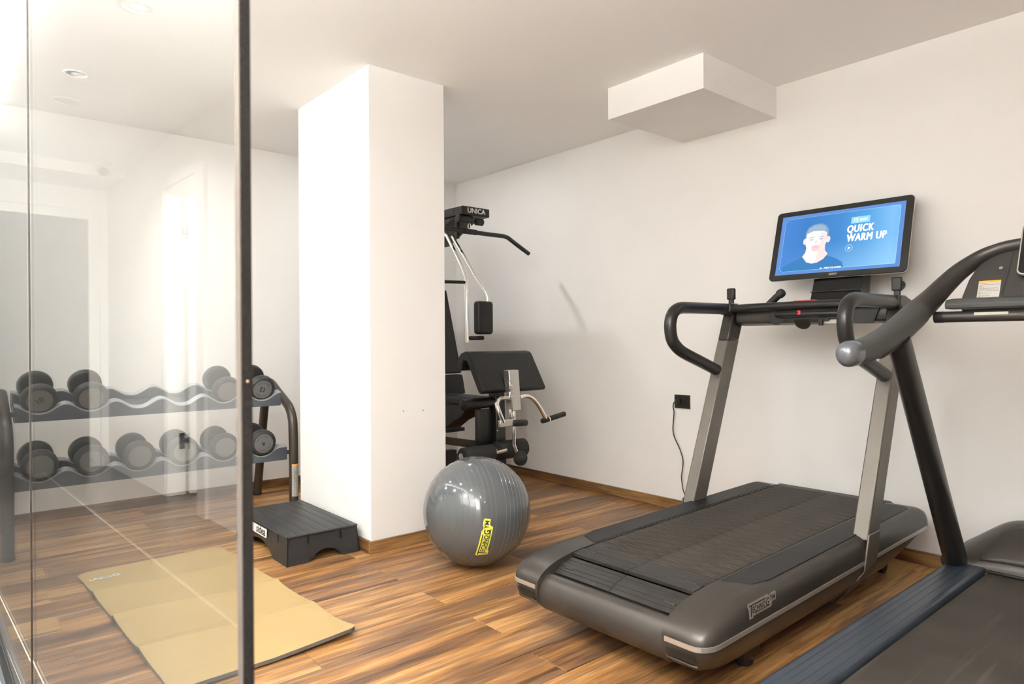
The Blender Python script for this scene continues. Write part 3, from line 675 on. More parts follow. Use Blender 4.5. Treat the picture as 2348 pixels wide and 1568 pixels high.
# outer frame band and thin rounded outline
mb = MB()
mb.add([fs_(*p, .0003) for p in ((-SX, SZ), (SX, SZ), (SX, SZ - .016), (-SX, SZ - .016))], [(0, 1, 2, 3)]); mb.add([fs_(*p, .0003) for p in ((-SX, -SZ), (SX, -SZ), (SX, -SZ + .016), (-SX, -SZ + .016))], [(0, 1, 2, 3)])
mb.add([fs_(*p, .0003) for p in ((-SX, -SZ), (-SX + .02, -SZ), (-SX + .02, SZ), (-SX, SZ))], [(0, 1, 2, 3)]); mb.add([fs_(*p, .0003) for p in ((SX, -SZ), (SX - .02, -SZ), (SX - .02, SZ), (SX, SZ))], [(0, 1, 2, 3)])
mb.obj('picture_border', 'scr_edge', mon)
o_, i_ = rrect(.297, .158, .024), rrect(.2957, .1567, .0235); k = len(o_)
mesh('picture_outline', [fs_(*p, .0005) for p in o_] + [fs_(*p, .0005) for p in i_], [(j, (j + 1) % k, k + (j + 1) % k, k + j) for j in range(k)], 'scr_line', mon)
HX = -.115
lay([(HX - .175, -.156), (HX - .165, -.128), (HX - .12, -.105), (HX - .065, -.080), (HX - .02, -.075), (HX + .04, -.075), (HX + .08, -.085), (HX + .125, -.105), (HX + .155, -.128), (HX + .165, -.156)], 'scr_shirt', .0004, 'portrait_shirt')
lay([(HX - .062, -.077), (HX - .048, -.055), (HX - .044, -.02), (HX + .055, -.02), (HX + .058, -.05), (HX + .075, -.072), (HX + .055, -.100), (HX + .025, -.118), (HX - .005, -.122), (HX - .035, -.112)], 'scr_skin2', .0005, 'portrait_neck')
lay([(HX - .058, -.077), (HX - .044, -.052), (HX - .040, -.02), (HX + .018, -.02), (HX + .020, -.05), (HX + .012, -.115), (HX - .01, -.117), (HX - .035, -.108)], 'scr_skin', .0006, 'portrait_neck')
for sx_ in (-1, 1): lay(ell(HX + .006 + sx_ * .062, .012, .011, .019, 14), 'scr_skin2', .0006, 'portrait_ear')
lay([(HX - .056, .028), (HX - .059, .062), (HX - .047, .092), (HX - .018, .108), (HX + .022, .110), (HX + .052, .095), (HX + .068, .066), (HX + .066, .028), (HX + .05, .02), (HX - .04, .02)], 'scr_hair2', .0007, 'portrait_hair')
lay([(HX - .052, .035), (HX - .052, .064), (HX - .040, .088), (HX - .015, .102), (HX + .020, .104), (HX + .045, .090), (HX + .054, .066), (HX + .03, .05), (HX - .02, .056)], 'scr_hair', .0008, 'portrait_hair')
face = [(HX - .050, .055), (HX - .054, .015), (HX - .050, -.015), (HX - .036, -.040), (HX - .012, -.056), (HX + .018, -.056), (HX + .042, -.040), (HX + .058, -.014), (HX + .062, .018), (HX + .057, .055), (HX + .03, .066), (HX - .02, .068)]
lay(face, 'scr_skin', .0009, 'portrait_face')
lay([(HX + .022, .060), (HX + .057, .052), (HX + .061, .018), (HX + .056, -.014), (HX + .040, -.040), (HX + .018, -.054), (HX + .026, -.02), (HX + .030, .02)], 'scr_skin2', .0010, 'portrait_cheek')
for sx_ in (-.022, .030): lay(ell(HX + sx_, .018, .011, .0032, 12), 'scr_eye', .0012, 'portrait_eye'); lay([(HX + sx_ - .016, .028), (HX + sx_ + .015, .031), (HX + sx_ + .014, .034), (HX + sx_ - .015, .032)], 'scr_eye', .0012, 'portrait_brow')
lay([(HX + .001, .018), (HX + .009, .018), (HX + .015, -.008), (HX - .003, -.009)], 'scr_skin2', .0012, 'portrait_nose')
lay([(HX - .016, -.018), (HX + .004, -.014), (HX + .028, -.017), (HX + .03, -.030), (HX + .02, -.050), (HX - .008, -.051), (HX - .018, -.034)], 'scr_beard', .0011, 'portrait_beard')
lay(ell(HX + .005, -.026, .015, .0042, 14), 'scr_lip', .0013, 'portrait_mouth')
lay([(.062, .085), (.155, .085), (.155, .122), (.062, .122)], 'scr_chip', .0006, 'time_chip')
TX = lambda x, y, h: fs_(x, y, .0008 + h)
text('caption_time', '12 min', .026, TX, 'scr_white', mon, dx=.108, dy=.1035, bold=.0005)
def title(t_, dx, dy):
    vs_, fs2 = text_mesh(t_, .044, .05, 0, 1.12); mb = MB()
    for q, (ox, oy) in enumerate(((0, 0), (-.0022, 0), (.0022, 0), (-.0012, .0012), (.0012, .0012), (-.0012, -.0012), (.0012, -.0012))):
        mb.add([TX(v.x * .88 + dx + ox, v.y * 1.30 + dy + oy, .0008 + q * .00003) for v in vs_], fs2)
    mb.obj('caption_title', 'scr_white', mon)
title('QUICK', 0.112, 0.053)
title('WARM UP', 0.146, 0.002)
k = 24; ro, ri = ell(.066, -.052, .0195, .0195, k), ell(.066, -.052, .0170, .0170, k)
mesh('play_ring', [fs_(*p, .0008) for p in ro] + [fs_(*p, .0008) for p in ri], [(j, (j + 1) % k, k + (j + 1) % k, k + j) for j in range(k)], 'scr_line', mon)
lay([(.061, -.061), (.061, -.043), (.076, -.052)], 'scr_white', .0009, 'play_arrow')
text('caption_hint', 'PRESS THE SCREEN', .0105, TX, 'scr_white', mon, dx=-.005, dy=-.1535, bold=.0003)
lay([(-.072, -.1535), (-.0665, -.148), (-.061, -.1535), (-.0665, -.159)], 'scr_white', .0007, 'hint_mark')
badge('badge', plane((-.001, .0 - .0, -.1905), (0, -1, 0), (0, 0, 1)), .042, 'trim_silver', 'print_dark', mon)
bk = MB(); fb = lambda x0, x1, y0, y1, z: [(x0, y0, z), (x1, y0, z), (x1, y1, z), (x0, y1, z)]
brk = MB().add(fb(1.80, 1.93, -.18, .075, 1.33) + fb(1.86, 1.945, -.185, .070, 1.50), [(3, 2, 1, 0), (4, 5, 6, 7), (0, 1, 5, 4), (1, 2, 6, 5), (2, 3, 7, 6), (3, 0, 4, 7)]).obj('monitor_bracket', 'black_gloss', t1, bevel=.004)
boxo('bracket_band', 1.815, 1.94, -.182, .077, 1.398, 1.402, 'black', brk)
# maker's badge on the flank
badge('badge', plane(D(.327, -.4536, .262), D(1, 0, 0) - D(0, 0, 0), (0, 0, 1)), .185, 'badge', 'print_dark', t1)

# ================================================================== SECOND TREADMILL
t2 = thing('treadmill', 'dark treadmill with smooth scuffed belt at the right edge, arched console', 'treadmill', (1.30, .605, 0), 0)
def T2(x, y, z): return Vector((x - 1.30, y - .605, z))
def b2(name, x0, x1, y0, y1, z0, z1, m_, par=None, **k): return boxo(name, x0 - 1.30, x1 - 1.30, y0 - .605, y1 - .605, z0, z1, m_, par or t2, **k)
for sg in (1, -1):
    ya, yb = (.868, 1.005) if sg > 0 else (.205, .342)
    # ribbed foot rail: cross section with raised ribs and rounded outer lip
    out = 1 if sg > 0 else -1
    base = [(0, .125), (.0, .186)]
    prf = [(0, .125), (0, .1835), (.004, .187)]
    for gpos in (.022, .050, .078, .100): prf += [(gpos - .0012, .187), (gpos - .0004, .1858), (gpos + .0004, .1858), (gpos + .0012, .187)]
    prf += [(.120, .187), (.131, .1835), (.137, .174), (.137, .125)]
    y0_ = ya if sg > 0 else yb
    MB().prism(prf, 1.32, 3.42, lambda p, q, t: T2(t, y0_ + out * p, q)).obj('foot_rail', 'rail_blue', t2, smooth=True, ang=50)
    b2('side_skirt', 1.36, 3.70, ya + .006 if sg > 0 else ya, yb if sg < 0 else yb - .004, .045, .126, 'cover_dark', bevel=.006)
b2('belt', 1.36, 3.48, .352, .858, .128, .168, 'belt_scuffed')
b2('deck_bed', 1.38, 3.60, .345, .865, .06, .128, 'black')
tubeo('rear_roller', [T2(1.36, .352, .145), T2(1.36, .858, .145)], .024, 'belt_scuffed', t2, n=20)
for x, y in ((1.5, .26), (1.5, .94), (3.5, .26), (3.5, .94)): MB().lathe([(.03, 0), (.034, .006), (.03, .05)], T2(x, y, 0), (0, 0, 1), 20).obj('foot', 'black', t2)
# motor hood: rounded loft across the width
def hood(name, rows, m_, par, **k):
    vs = []; fs = []; nn = len(rows[0])
    for r_ in rows: vs += [T2(*p) for p in r_]
    for i in range(len(rows) - 1):
        for j in range(nn - 1): fs.append((i * nn + j, i * nn + j + 1, (i + 1) * nn + j + 1, (i + 1) * nn + j))
    fs += [list(range(nn))[::-1], list(range((len(rows) - 1) * nn, len(rows) * nn))]
    for i in range(len(rows) - 1): fs.append((i * nn, (i + 1) * nn, (i + 1) * nn + nn - 1, i * nn + nn - 1))
    return mesh(name, vs, fs, m_, par, smooth=True, ang=40, **k)
ysn = [1.010, .992, .965, .935, .905, .875, .85, .82, .78, .70, .605]
hts = [.212, .226, .246, .270, .294, .316, .331, .343, .351, .356, .358]
def hrow(y, h):
    d = (1.01 - y)
    xf = 3.335 + .0 * d
    return [(xf - .0, y, .10), (xf, y, .190), (xf + .010, y, .196 + .10 * (h - .2)), (xf + .05 , y, .2 + (h - .2) * .42), (xf + .115, y, .2 + (h - .2) * .78), (xf + .19, y, h), (xf + .27, y, h + .004), (xf + .37, y, h - .02), (xf + .41, y, h - .06), (xf + .42, y, .10)]
rows = [hrow(y, h) for y, h in zip(ysn, hts)]; rows += [hrow(1.21 - y, h) for y, h in list(zip(ysn, hts))[::-1][1:]]
hd = hood('motor_hood', rows, 'hood', t2)
# raised inner panel with rounded outline lying on the hood face
prj = []
def hface(y, k_):   # k_ 0..1 up the front slope
    yy = max(.2, min(1.01, y if y > .605 else 1.21 - y)); h = None
    for i in range(len(ysn) - 1):
        if ysn[i + 1] <= yy <= ysn[i]: q = (ysn[i] - yy) / (ysn[i] - ysn[i + 1]); h = hts[i] + (hts[i + 1] - hts[i]) * q
    r_ = hrow(y, h)[2:6]; s3 = k_ * 3; i = min(2, int(s3)); q = s3 - i; a, b_ = Vector(r_[i]), Vector(r_[i + 1]); return a + (b_ - a) * q
vs = []; fs = []
outl = [(.868, .02), (.884, .10), (.890, .25), (.884, .42), (.872, .58), (.852, .74), (.826, .86), (.79, .93), (.75, .95)]
outl2 = outl + [(1.21 - a, b_) for a, b_ in outl[::-1]]
# build as grid columns in y
cols = []
for i in range(25):
    y = .89 - (.89 - .32) * i / 24; ym = abs(y - .605)
    top = .95 if ym < .16 else .95 - ((ym - .16) / .125) ** 2.2 * .75
    cols.append([hface(y, .03 + (top - .03) * k_ / 8) + Vector((-.006, 0, .004)) for k_ in range(9)])
for c_ in cols: vs += [T2(*p) for p in c_]
for i in range(24):
    for j in range(8): fs.append((i * 9 + j, i * 9 + 9 + j, i * 9 + 10 + j, i * 9 + j + 1))
pn = mesh('hood_panel', vs, fs, 'hood_inner', hd, smooth=True); so = pn.modifiers.new('thick', 'SOLIDIFY'); so.thickness = .006; so.offset = 0
b2('hood_lip', 3.326, 3.345, .32, .89, .170, .182, 'black', hd, bevel=.004)
# leaning tubes
for sg in (1, -1):
    Yc = (lambda y: y) if sg > 0 else (lambda y: 1.21 - y)
    tubeo('upright', [T2(3.36, Yc(.978), .165), T2(3.05, Yc(.950), .52), T2(2.76, Yc(.925), .86), T2(2.50, Yc(.900), 1.15)], [.052, .048, .045, .043], 'steel_black', t2, n=24, oval=(.85, 1.15))
    MB().lathe([(.062, 0), (.062, .014), (.05, .022)], T2(3.37, Yc(.978), .176), (-.3, 0, 1), 24).obj('upright_collar', 'black', t2)
    # long sweeping arm: grip, then up into the arch
    arm = [(2.19, .922, 1.103), (2.25, .920, 1.108), (2.33, .917, 1.122), (2.43, .910, 1.150), (2.54, .900, 1.192), (2.64, .888, 1.240), (2.72, .872, 1.285), (2.78, .848, 1.335), (2.825, .815, 1.385), (2.86, .775, 1.425), (2.875, .735, 1.452), (2.885, .68, 1.470), (2.89, .605, 1.477)]
    P_ = [T2(x, Yc(y), z) for x, y, z in arm]
    tubeo('grip', P_[:6], [.0385, .0395, .041, .043, .045, .0455], 'grip_grey', t2, n=24, sub=4, oval=(.92, 1.05))
    tubeo('arm', P_[5:], [.0455, .044, .042, .039, .035, .031, .028, .026], 'frame_brown', t2, n=24, oval=(.8, 1.0)) if False else None
    sp_ = spline(P_[5:], 4); k = len(sp_)
    MB().tube(sp_, [.0455 - (.0455 - .024) * min(1, i / (k * .75)) for i in range(k)], 24, oval=(.85, 1.0)).obj('arm', 'cover_dark', t2, smooth=True, ang=50)
    cp = tubeo('grip_cap', [T2(2.165, Yc(.9225), 1.1015), T2(2.20, Yc(.9215), 1.1035)], .0392, 'cap_grey', t2, n=24, dome=.9, oval=(.93, 1.05))
    # silver under-strip of the grip
    ug = spline([T2(x, Yc(y), z - .036) for x, y, z in ((2.36, .915, 1.128), (2.45, .908, 1.156), (2.54, .900, 1.190), (2.64, .888, 1.238))], 4)
    MB().tube(ug, .014, 12, oval=(2.0, .8)).obj('grip_strip', 'hood', t2, smooth=True)
# dashboard plate inside the arch
def DP(y, z, t=0): return T2(2.75 + .5 * (z - 1.2) + t * .894, y, z - t * .447)
half = [(.800, 1.262), (.795, 1.30), (.782, 1.36), (.762, 1.405), (.73, 1.44), (.69, 1.462), (.65, 1.470)]
pl_ = half + [(1.21 - a, b_) for a, b_ in half[::-1]]
mb = MB(); nn = len(pl_)
mb.add([DP(a, b_, 0) for a, b_ in pl_] + [DP(a, b_, .045) for a, b_ in pl_], [list(range(nn)), list(range(nn, 2 * nn))[::-1]] + [(i, (i + 1) % nn, nn + (i + 1) % nn, nn + i) for i in range(nn)])
dash = mb.obj('dashboard', 'cover_dark', t2, bevel=.003)
# inner rounded dark field, proud by a hair and outlined by its joint
seam = [(.657, 1.466), (.664, 1.38), (.672, 1.318), (.674, 1.304), (.668, 1.292), (.655, 1.288)]
sm_ = seam + [(1.21 - a, b_) for a, b_ in seam[::-1]]; nn = len(sm_)
MB().add([DP(a, b_, -.002) for a, b_ in sm_] + [DP(a, b_, .002) for a, b_ in sm_], [list(range(nn)), list(range(nn, 2 * nn))[::-1]] + [(i, (i + 1) % nn, nn + (i + 1) % nn, nn + i) for i in range(nn)]).obj('dash_panel', 'frame_brown' if False else 'cover_dark', dash, bevel=.001)
# joint line
jl = [DP(a + .0012, b_, -.0008) for a, b_ in seam]; tubeo('panel_joint', jl, .0016, 'black', dash, n=6)
# warning sticker
def stick(par, fn, w_, h_, rows_, hdr='amber'):
    s0 = flat('warning_sticker', [(-w_ / 2, -h_ / 2), (w_ / 2, -h_ / 2), (w_ / 2, h_ / 2), (-w_ / 2, h_ / 2)], fn, 'label_paper', par)
    flat('sticker_header', [(-w_ / 2, h_ / 2 - h_ * .10), (w_ / 2, h_ / 2 - h_ * .10), (w_ / 2, h_ / 2), (-w_ / 2, h_ / 2)], lambda x, y, h: fn(x, y, h + .0006), hdr, par)
    mb = MB(); rnd = random.Random(3)
    for i in range(rows_):
        y = h_ / 2 - h_ * .15 - i * h_ * .82 / rows_; x = -w_ * .45
        while x < w_ * .38:
            L_ = rnd.uniform(.05, .16) * w_; e_ = min(x + L_, w_ * .45); mb.add([fn(x, y, .0009), fn(e_, y, .0009), fn(e_, y - h_ * .020, .0009), fn(x, y - h_ * .020, .0009)], [(0, 1, 2, 3)]); x = e_ + .02 * w_
            if rnd.random() < .12: break
    mb.obj('sticker_text', 'label_text', par)
    return s0
def DPf(y0, z0): return lambda x, y, h: DP(y0 - x, z0 + y * .894, -.0012 - h)
stick(dash, DPf(.7165, 1.318), .066, .072, 12)
# ledge and grip bar
LG = [(2.715, 1.252), (2.712, 1.268), (2.722, 1.284), (2.80, 1.292), (2.86, 1.285), (2.86, 1.262), (2.80, 1.252)]
MB().prism(LG, .825, .385, lambda p, q, t: T2(p, t, q)).obj('console_ledge', 'grip_grey', t2, bevel=.004)
gb = tubeo('grip_bar', [T2(2.735, .835, 1.224), T2(2.735, .375, 1.224)], .0195, 'cover_dark', t2, n=20)
for ya, yb in ((.862, .834), (.376, .348)): tubeo('grip_bar_collar', [T2(2.735, ya, 1.224), T2(2.735, yb, 1.224)], .0205, 'black_satin', gb, n=20)
for y0_ in (.736, .572): boxo('contact_plate', -.003, .003, 0, -.098, -.005, .005, 'label_paper', gb, loc=T2(2.7165, y0_, 1.232), bevel=.001)
# tablet screen on the dashboard
tb = [(a + .605, b_ + 1.448) for a, b_ in rrect(.060, .100, .018)] if False else None
tab = bpy.data.objects.new('display', None); link(tab, dash); tab.location = DP(.545, 1.445, -.028); tab.rotation_euler = (0, math.radians(26.6), 0)
MB().prism(rrect(.092, .105, .02), 0, .012, lambda p, q, t: Vector((t, p, q))).obj('display_bezel', 'trim_silver', tab, bevel=.002)
MB().prism(rrect(.0875, .1005, .017), -.0008, .002, lambda p, q, t: Vector((t, p, q))).obj('display_glass', 'black_gloss', tab)
MB().box(.012, .05, -.05, .05, -.06, .06).obj('display_mount', 'black', tab)
MB().lathe([(.006, 0), (.006, .001)], DP(.690, 1.394, -.001), (-.894, 0, .447), 16).obj('sensor_dot', 'lens_grey', dash)

# ================================================================== EXERCISE BALL
BC = Vector((2.1163, 2.7677, .2751)); BR = .2751
ball = thing('exercise_ball', 'glossy grey exercise ball with a yellow badge on the wood floor', 'exercise ball', (BC.x, BC.y, 0))
AX = Vector((.974, -.212, -.077)).normalized()
offs = sorted(set([-1 + 1e-4] + [s * round(.10 + .088 * i, 3) for i in range(9) for s in (-1, 1)] + [1 - 1e-4]))
cuts = set()
for i in range(97): cuts.add(round(-math.cos(PI * i / 96) * .9999, 5))
prof = []
ridges = [s * (.10 + .088 * i) for i in range(9) for s in (-1, 1)]
hs = [(c_, 0) for c_ in cuts if all(abs(c_ - r_) > .008 for r_ in ridges)]
hs.sort()
prof = [(BR * math.sqrt(max(0, 1 - h_ * h_)), BR * h_) for h_, d_ in hs]
bo = MB().lathe(prof, (0, 0, BR), AX, 160).obj('ball_skin', 'ball', ball, smooth=True, ang=80)
rX = AX.cross(Vector((0, 0, 1))).normalized(); rY = AX.cross(rX)
for r_ in ridges:
    if abs(r_) > .83: continue
    rr = BR * math.sqrt(1 - r_ * r_)
    MB().tube([Vector((0, 0, BR)) + AX * BR * r_ + (rX * math.cos(2 * PI * i / 120) + rY * math.sin(2 * PI * i / 120)) * rr for i in range(121)], .0009, 6).obj('moulded_ridge', 'ball_ridge', bo, smooth=True)
pa, pb = Vector((-.445, -.672, -.597)).normalized(), Vector((-.420, -.902, .094)).normalized()
ang_t = pa.angle(pb); nrm = pa.cross(pb).normalized()
def onball(x, y, h):
    mid = (pa + pb).normalized(); e1 = (pb - mid * pb.dot(mid)).normalized(); e2 = mid.cross(e1)
    d_ = mid * math.cos(x / BR) + e1 * math.sin(x / BR); d_ = d_ * math.cos(y / BR) + e2 * math.sin(y / BR)
    return Vector((0, 0, BR)) + d_.normalized() * (BR + .0012 + h)
badge('badge', onball, ang_t * BR * 1.0, 'yellow_print', 'print_dark', ball, grid=2)

# ================================================================== EXERCISE MAT
mt = thing('exercise_mat', 'tan fold-marked exercise mat lying on the plank floor behind the glass', 'exercise mat', (.884, 3.150, 0), math.radians(2.2))
HX2, HY2 = .345, .760
NX, NY = 14, 90
def mz(x, y):
    folds = [-.37, .0 - .0, .385]
    ph = (y + HY2) / (2 * HY2) * 4
    z = .034 * (1 - abs(math.sin(PI * ph)) ** .5) if .35 < ph < 3.65 else .004 * (1 - abs(math.sin(PI * ph)) ** .55)
    fade = .30 + .70 * max(0, min(1, (-x / HX2 + .35)))
    up = .018 * max(0, (-y - .55) / .21) ** 2 * max(0, x / HX2) + .004 * max(0, (-y - .6) / .16)
    return .0005 + z * fade + up
def mxo(y):
    ph = (y + HY2) / (2 * HY2) * 4
    return .010 * abs(math.sin(PI * ph)) ** .7
cr_ = .05
def inset(y):
    d_ = HY2 - abs(y)
    return cr_ - math.sqrt(max(0, cr_ ** 2 - (cr_ - d_) ** 2)) if d_ < cr_ else 0
ysl = [-HY2 + 2 * HY2 * i / NY for i in range(NY + 1)] + [s * (HY2 - c_) for s in (-1, 1) for c_ in (.0015, .004, .008, .0125, .02, .03, .04)]
ysl = sorted(set(ysl)); vs = []; fs = []
for lay_ in (1, 0):
    for y in ysl:
        for i in range(NX + 1):
            hx = HX2 - inset(y); x = -hx + 2 * hx * i / NX
            xx = x + (mxo(y) if x < 0 else -mxo(y) * .5) * abs(x) / HX2
            vs.append((xx, y, mz(x, y) + (.0140 if lay_ else 0)))
NR = len(ysl)
for r_ in range(NR - 1):
    for i in range(NX): a = r_ * (NX + 1) + i; fs.append((a, a + 1, a + NX + 2, a + NX + 1))
ntop = len(fs); off_ = NR * (NX + 1)
fs += [tuple(x + off_ for x in f[::-1]) for f in fs[:ntop]]
bd = [i for i in range(NX + 1)] + [r_ * (NX + 1) + NX for r_ in range(1, NR)] + [(NR - 1) * (NX + 1) + i for i in range(NX - 1, -1, -1)] + [r_ * (NX + 1) for r_ in range(NR - 2, 0, -1)]
for i in range(len(bd)): a, b_ = bd[i], bd[(i + 1) % len(bd)]; fs.append((b_, a, a + off_, b_ + off_))
o = mesh('mat_sheet', vs, fs, ['mat_tan', 'mat_side'], mt, smooth=True, ang=50)
for i, p in enumerate(o.data.polygons):
    if i >= ntop: p.material_index = 1
def onmat(x, y, h): return Vector((x, y, mz(x, y) + .0145 + h))
badge('badge', lambda x, y, h: onmat(-.245 - x, .628 - y, h + .001), .130, 'white_print', 'print_dark', mt)

# ================================================================== STEP PLATFORM
sp_t = thing('step_platform', 'dark grey plastic aerobic step against the white pillar', 'step platform', (1.352, 3.362, 0))
SW, SD, SH = .408, .765, .150
def bend(u0, pts): return pts
# front and side skirts with arch cut-outs, top slab with grooves
tp = .010
def S(x, y, z):   # slight draft: walls lean inward with height
    k_ = (z / SH) * tp; cx, cy = SW / 2, SD / 2
    return Vector((x + (k_ if x < cx else -k_), y + (k_ if y < cy else -k_), z))
def arch(L_, a0, a1, ht, nseg=10):
    pts = [(0, 0), (a0, 0), (a0 + .004, .012)]
    for i in range(nseg + 1):
        t = i / nseg; x = a0 + .018 + (a1 - a0 - .036) * t; pts.append((x, .014 + (ht - .014) * max(0, math.sin(PI * t)) ** .55))
    pts += [(a1 - .004, .012), (a1, 0), (L_, 0), (L_, SH - .012), (0, SH - .012)]
    return pts
mb = MB()
mb.prism(arch(SW, .118, .312, .056), 0, .006, lambda p, q, t: S(p, t, q)); mb.prism(arch(SW, .118, .312, .056), SD - .006, SD, lambda p, q, t: S(p, t, q))
mb.prism(arch(SD, .185, SD - .185, .066), 0, .006, lambda p, q, t: S(t, p, q)); mb.prism(arch(SD, .185, SD - .185, .066), SW - .006, SW, lambda p, q, t: S(t, p, q))
mb.obj('skirt', 'step_plastic', sp_t)
pr2 = [(.010, SH - .013), (.013, SH - .003), (.020, SH)]
for gxp in (.062, .122, .182, .242, .302, .352): pr2 += [(gxp - .002, SH), (gxp - .0008, SH - .0016), (gxp + .0008, SH - .0016), (gxp + .002, SH)]
pr2 += [(SW - .020, SH), (SW - .013, SH - .003), (SW - .010, SH - .013)]
MB().prism(pr2, .012, SD - .012, lambda p, q, t: Vector((p, t, q))).obj('top', 'step_plastic', sp_t, bevel=.003, seg=2)
mb = MB(); mb.tube([(.012, .011, SH - .007), (SW - .012, .011, SH - .007)], .0065, 10); mb.tube([(.012, SD - .011, SH - .007), (SW - .012, SD - .011, SH - .007)], .0065, 10)
mb.tube([(.011, .012, SH - .007), (.011, SD - .012, SH - .007)], .0065, 10); mb.tube([(SW - .011, .012, SH - .007), (SW - .011, SD - .012, SH - .007)], .0065, 10)
mb.obj('top_edge', 'step_plastic', sp_t, smooth=True)
for x in (.118, .300): MB().box(x - .006, x + .006, -.001, .004, .095, SH - .008).obj('slot', 'black', sp_t, loc=(0, .005, 0))
for y in (.135, .60): MB().box(-.0, .004, y - .006, y + .006, .095, SH - .008).obj('slot', 'black', sp_t, loc=(.005, 0, 0))
pw_ = plane((.0015, .400, .112), (0, -1, 0), (0.066, 0, 1))
flat('label_plate', rrect(.125, .0235, .008), pw_, 'white_print', sp_t)
text('label_text', 'sidea', .060, lambda x, y, h: pw_(x, y, h + .0008), 'print_dark', sp_t, bold=.0010, dx=.040, dy=.003, sx=1.12)
text('top_text', 'STEP', .022, lambda x, y, h: Vector((.062 + y, .225 - x, SH - .0006 + h)), 'frame_taupe', sp_t, dx=0, dy=.03)
text('top_text', 'MADE IN EU', .014, lambda x, y, h: Vector((.062 + y, .225 - x, SH - .0006 + h)), 'frame_taupe', sp_t, dx=0, dy=.005)

# ================================================================== DUMBBELL RACK
rk = thing('dumbbell_rack', 'two-tier dark tube dumbbell rack against the back wall', 'rack', (1.12, 5.0, 0))
def K(x, y, z): return Vector((x - 1.12, y - 5.0, z))
PITCH = .2428
XD = [.4274 + PITCH * i for i in range(6)]
LY, RXO = 4.44, 1.838
for sg, xo in ((1, RXO), (-1, .282)):
    pth = [(LY, .0), (LY, .35), (4.445, .55), (4.460, .635), (4.510, .700), (4.60, .747), (4.71, .795), (4.80, .838), (4.865, .857), (4.915, .835), (4.945, .76), (4.97, .66), (5.05, .33), (5.13, .0)]
    tubeo('side_frame', [K(xo, y, z) for y, z in pth], .0305, 'rack_tube', rk, n=20, sub=4)
    for y in (LY, 5.13): MB().lathe([(.032, 0), (.033, .004), (.033, .018), (.031, .022)], K(xo, y, 0), (0, 0, 1), 20).obj('foot_cap', 'black', rk)
    for z in (.40, .755): MB().tube([K(xo - sg * .0, 4.47 if z < .5 else 4.62, z), K(xo - sg * .06, 4.50 if z < .5 else 4.62, z)], .014, 12).obj('tray_bolt', 'black', rk)
cyl = lambda x, y, h: K(RXO + math.sin(x / .0305) * (.0308 + h), LY - math.cos(x / .0305) * (.0308 + h), .212 + y)
nb = 8; w_ = .029; hh = .104
mb = MB()
for (za, zb, mt_, nm, hh_) in ((-hh, hh, 'label_paper', 'instruction_label', 0), (hh, hh + .010, 'amber', 'label_header', 0)):
    vs = []; fs = []
    for i in range(nb + 1): x = -w_ / 1.2 + 2 * w_ / 1.2 * i / nb; vs += [cyl(x, za, .0), cyl(x, zb, .0)]
    for i in range(nb): fs.append((2 * i, 2 * i + 2, 2 * i + 3, 2 * i + 1))
    mesh(nm, vs, fs, mt_, rk)
mb = MB(); rnd = random.Random(5)
for i in range(26):
    z = hh - .008 - i * .0078; x = -.024
    while x < .018:
        L_ = rnd.uniform(.004, .014); e_ = min(x + L_, .024); mb.add([cyl(x, z, .0006), cyl(e_, z, .0006), cyl(e_, z - .0022, .0006), cyl(x, z - .0022, .0006)], [(0, 1, 2, 3)]); x = e_ + .002
mb.obj('label_text', 'label_text', rk)
def tray(name, zf, zr, yf, yr, x0, x1):
    """wavy cradle rails front and back joined by a channel"""
    tr_ = bpy.data.objects.new(name, None); link(tr_, rk)
    def rail(nm, y0, y1, zb_, zc, amp, m_, lipm):
        N = 132; vs = []; fs = []; lv = []; lf = []
        for i in range(N + 1):
            x = x0 + (x1 - x0) * i / N
            ph = (x - XD[0]) / PITCH * 2 * PI; c_ = .5 - .5 * math.cos(ph); zt = zc - amp * (1 - c_ ** 1.25)
            if x < XD[0] - PITCH / 2 or x > XD[-1] + PITCH / 2: zt = zc
            vs += [K(x, y0, zb_), K(x, y0, zt), K(x, y1, zt + (y1 - y0) * .30), K(x, y1, zb_)]
            lv += [K(x, y0 - .001, zt - .003), K(x, y0 - .001, zt + .0015), K(x, y1 + .001, zt + .0015 + (y1 - y0) * .30), K(x, y1 + .001, zt - .003 + (y1 - y0) * .30)]
        for i in range(N):
            for j in range(4): fs.append((4 * i + j, 4 * i + (j + 1) % 4, 4 * i + 4 + (j + 1) % 4, 4 * i + 4 + j)); lf.append(fs[-1])
        fs += [(0, 1, 2, 3), (4 * N, 4 * N + 3, 4 * N + 2, 4 * N + 1)]; lf += fs[-2:]
        mesh(nm, vs, fs, m_, tr_, smooth=True, ang=40); mesh(nm + '_lip', lv, lf, lipm, tr_, smooth=True, ang=40)
    rail('front_rail', yf, yf + .048, zf - .088, zf, .048, 'tray', 'tray_lip')
    rail('rear_rail', yr - .042, yr, zr - .079, zr, .046, 'tray', 'tray_lip')
    s_ = (zr - zf) / (yr - yf)
    MB().add([K(x, y, z) for x in (x0, x1) for y, z in ((yf + .05, zf - .084), (yr - .04, zr - .076), (yr - .04, zr - .068), (yf + .05, zf - .076))], [(0, 1, 2, 3), (7, 6, 5, 4), (0, 4, 5, 1), (1, 5, 6, 2), (2, 6, 7, 3), (3, 7, 4, 0)]).obj('channel_sheet', 'tray', tr_)
    return tr_
tray('upper_tray', .810, .873, 4.472, 4.718, .316, 1.765)
tray('lower_tray', .440, .470, 4.472, 4.718, .316, 1.806)
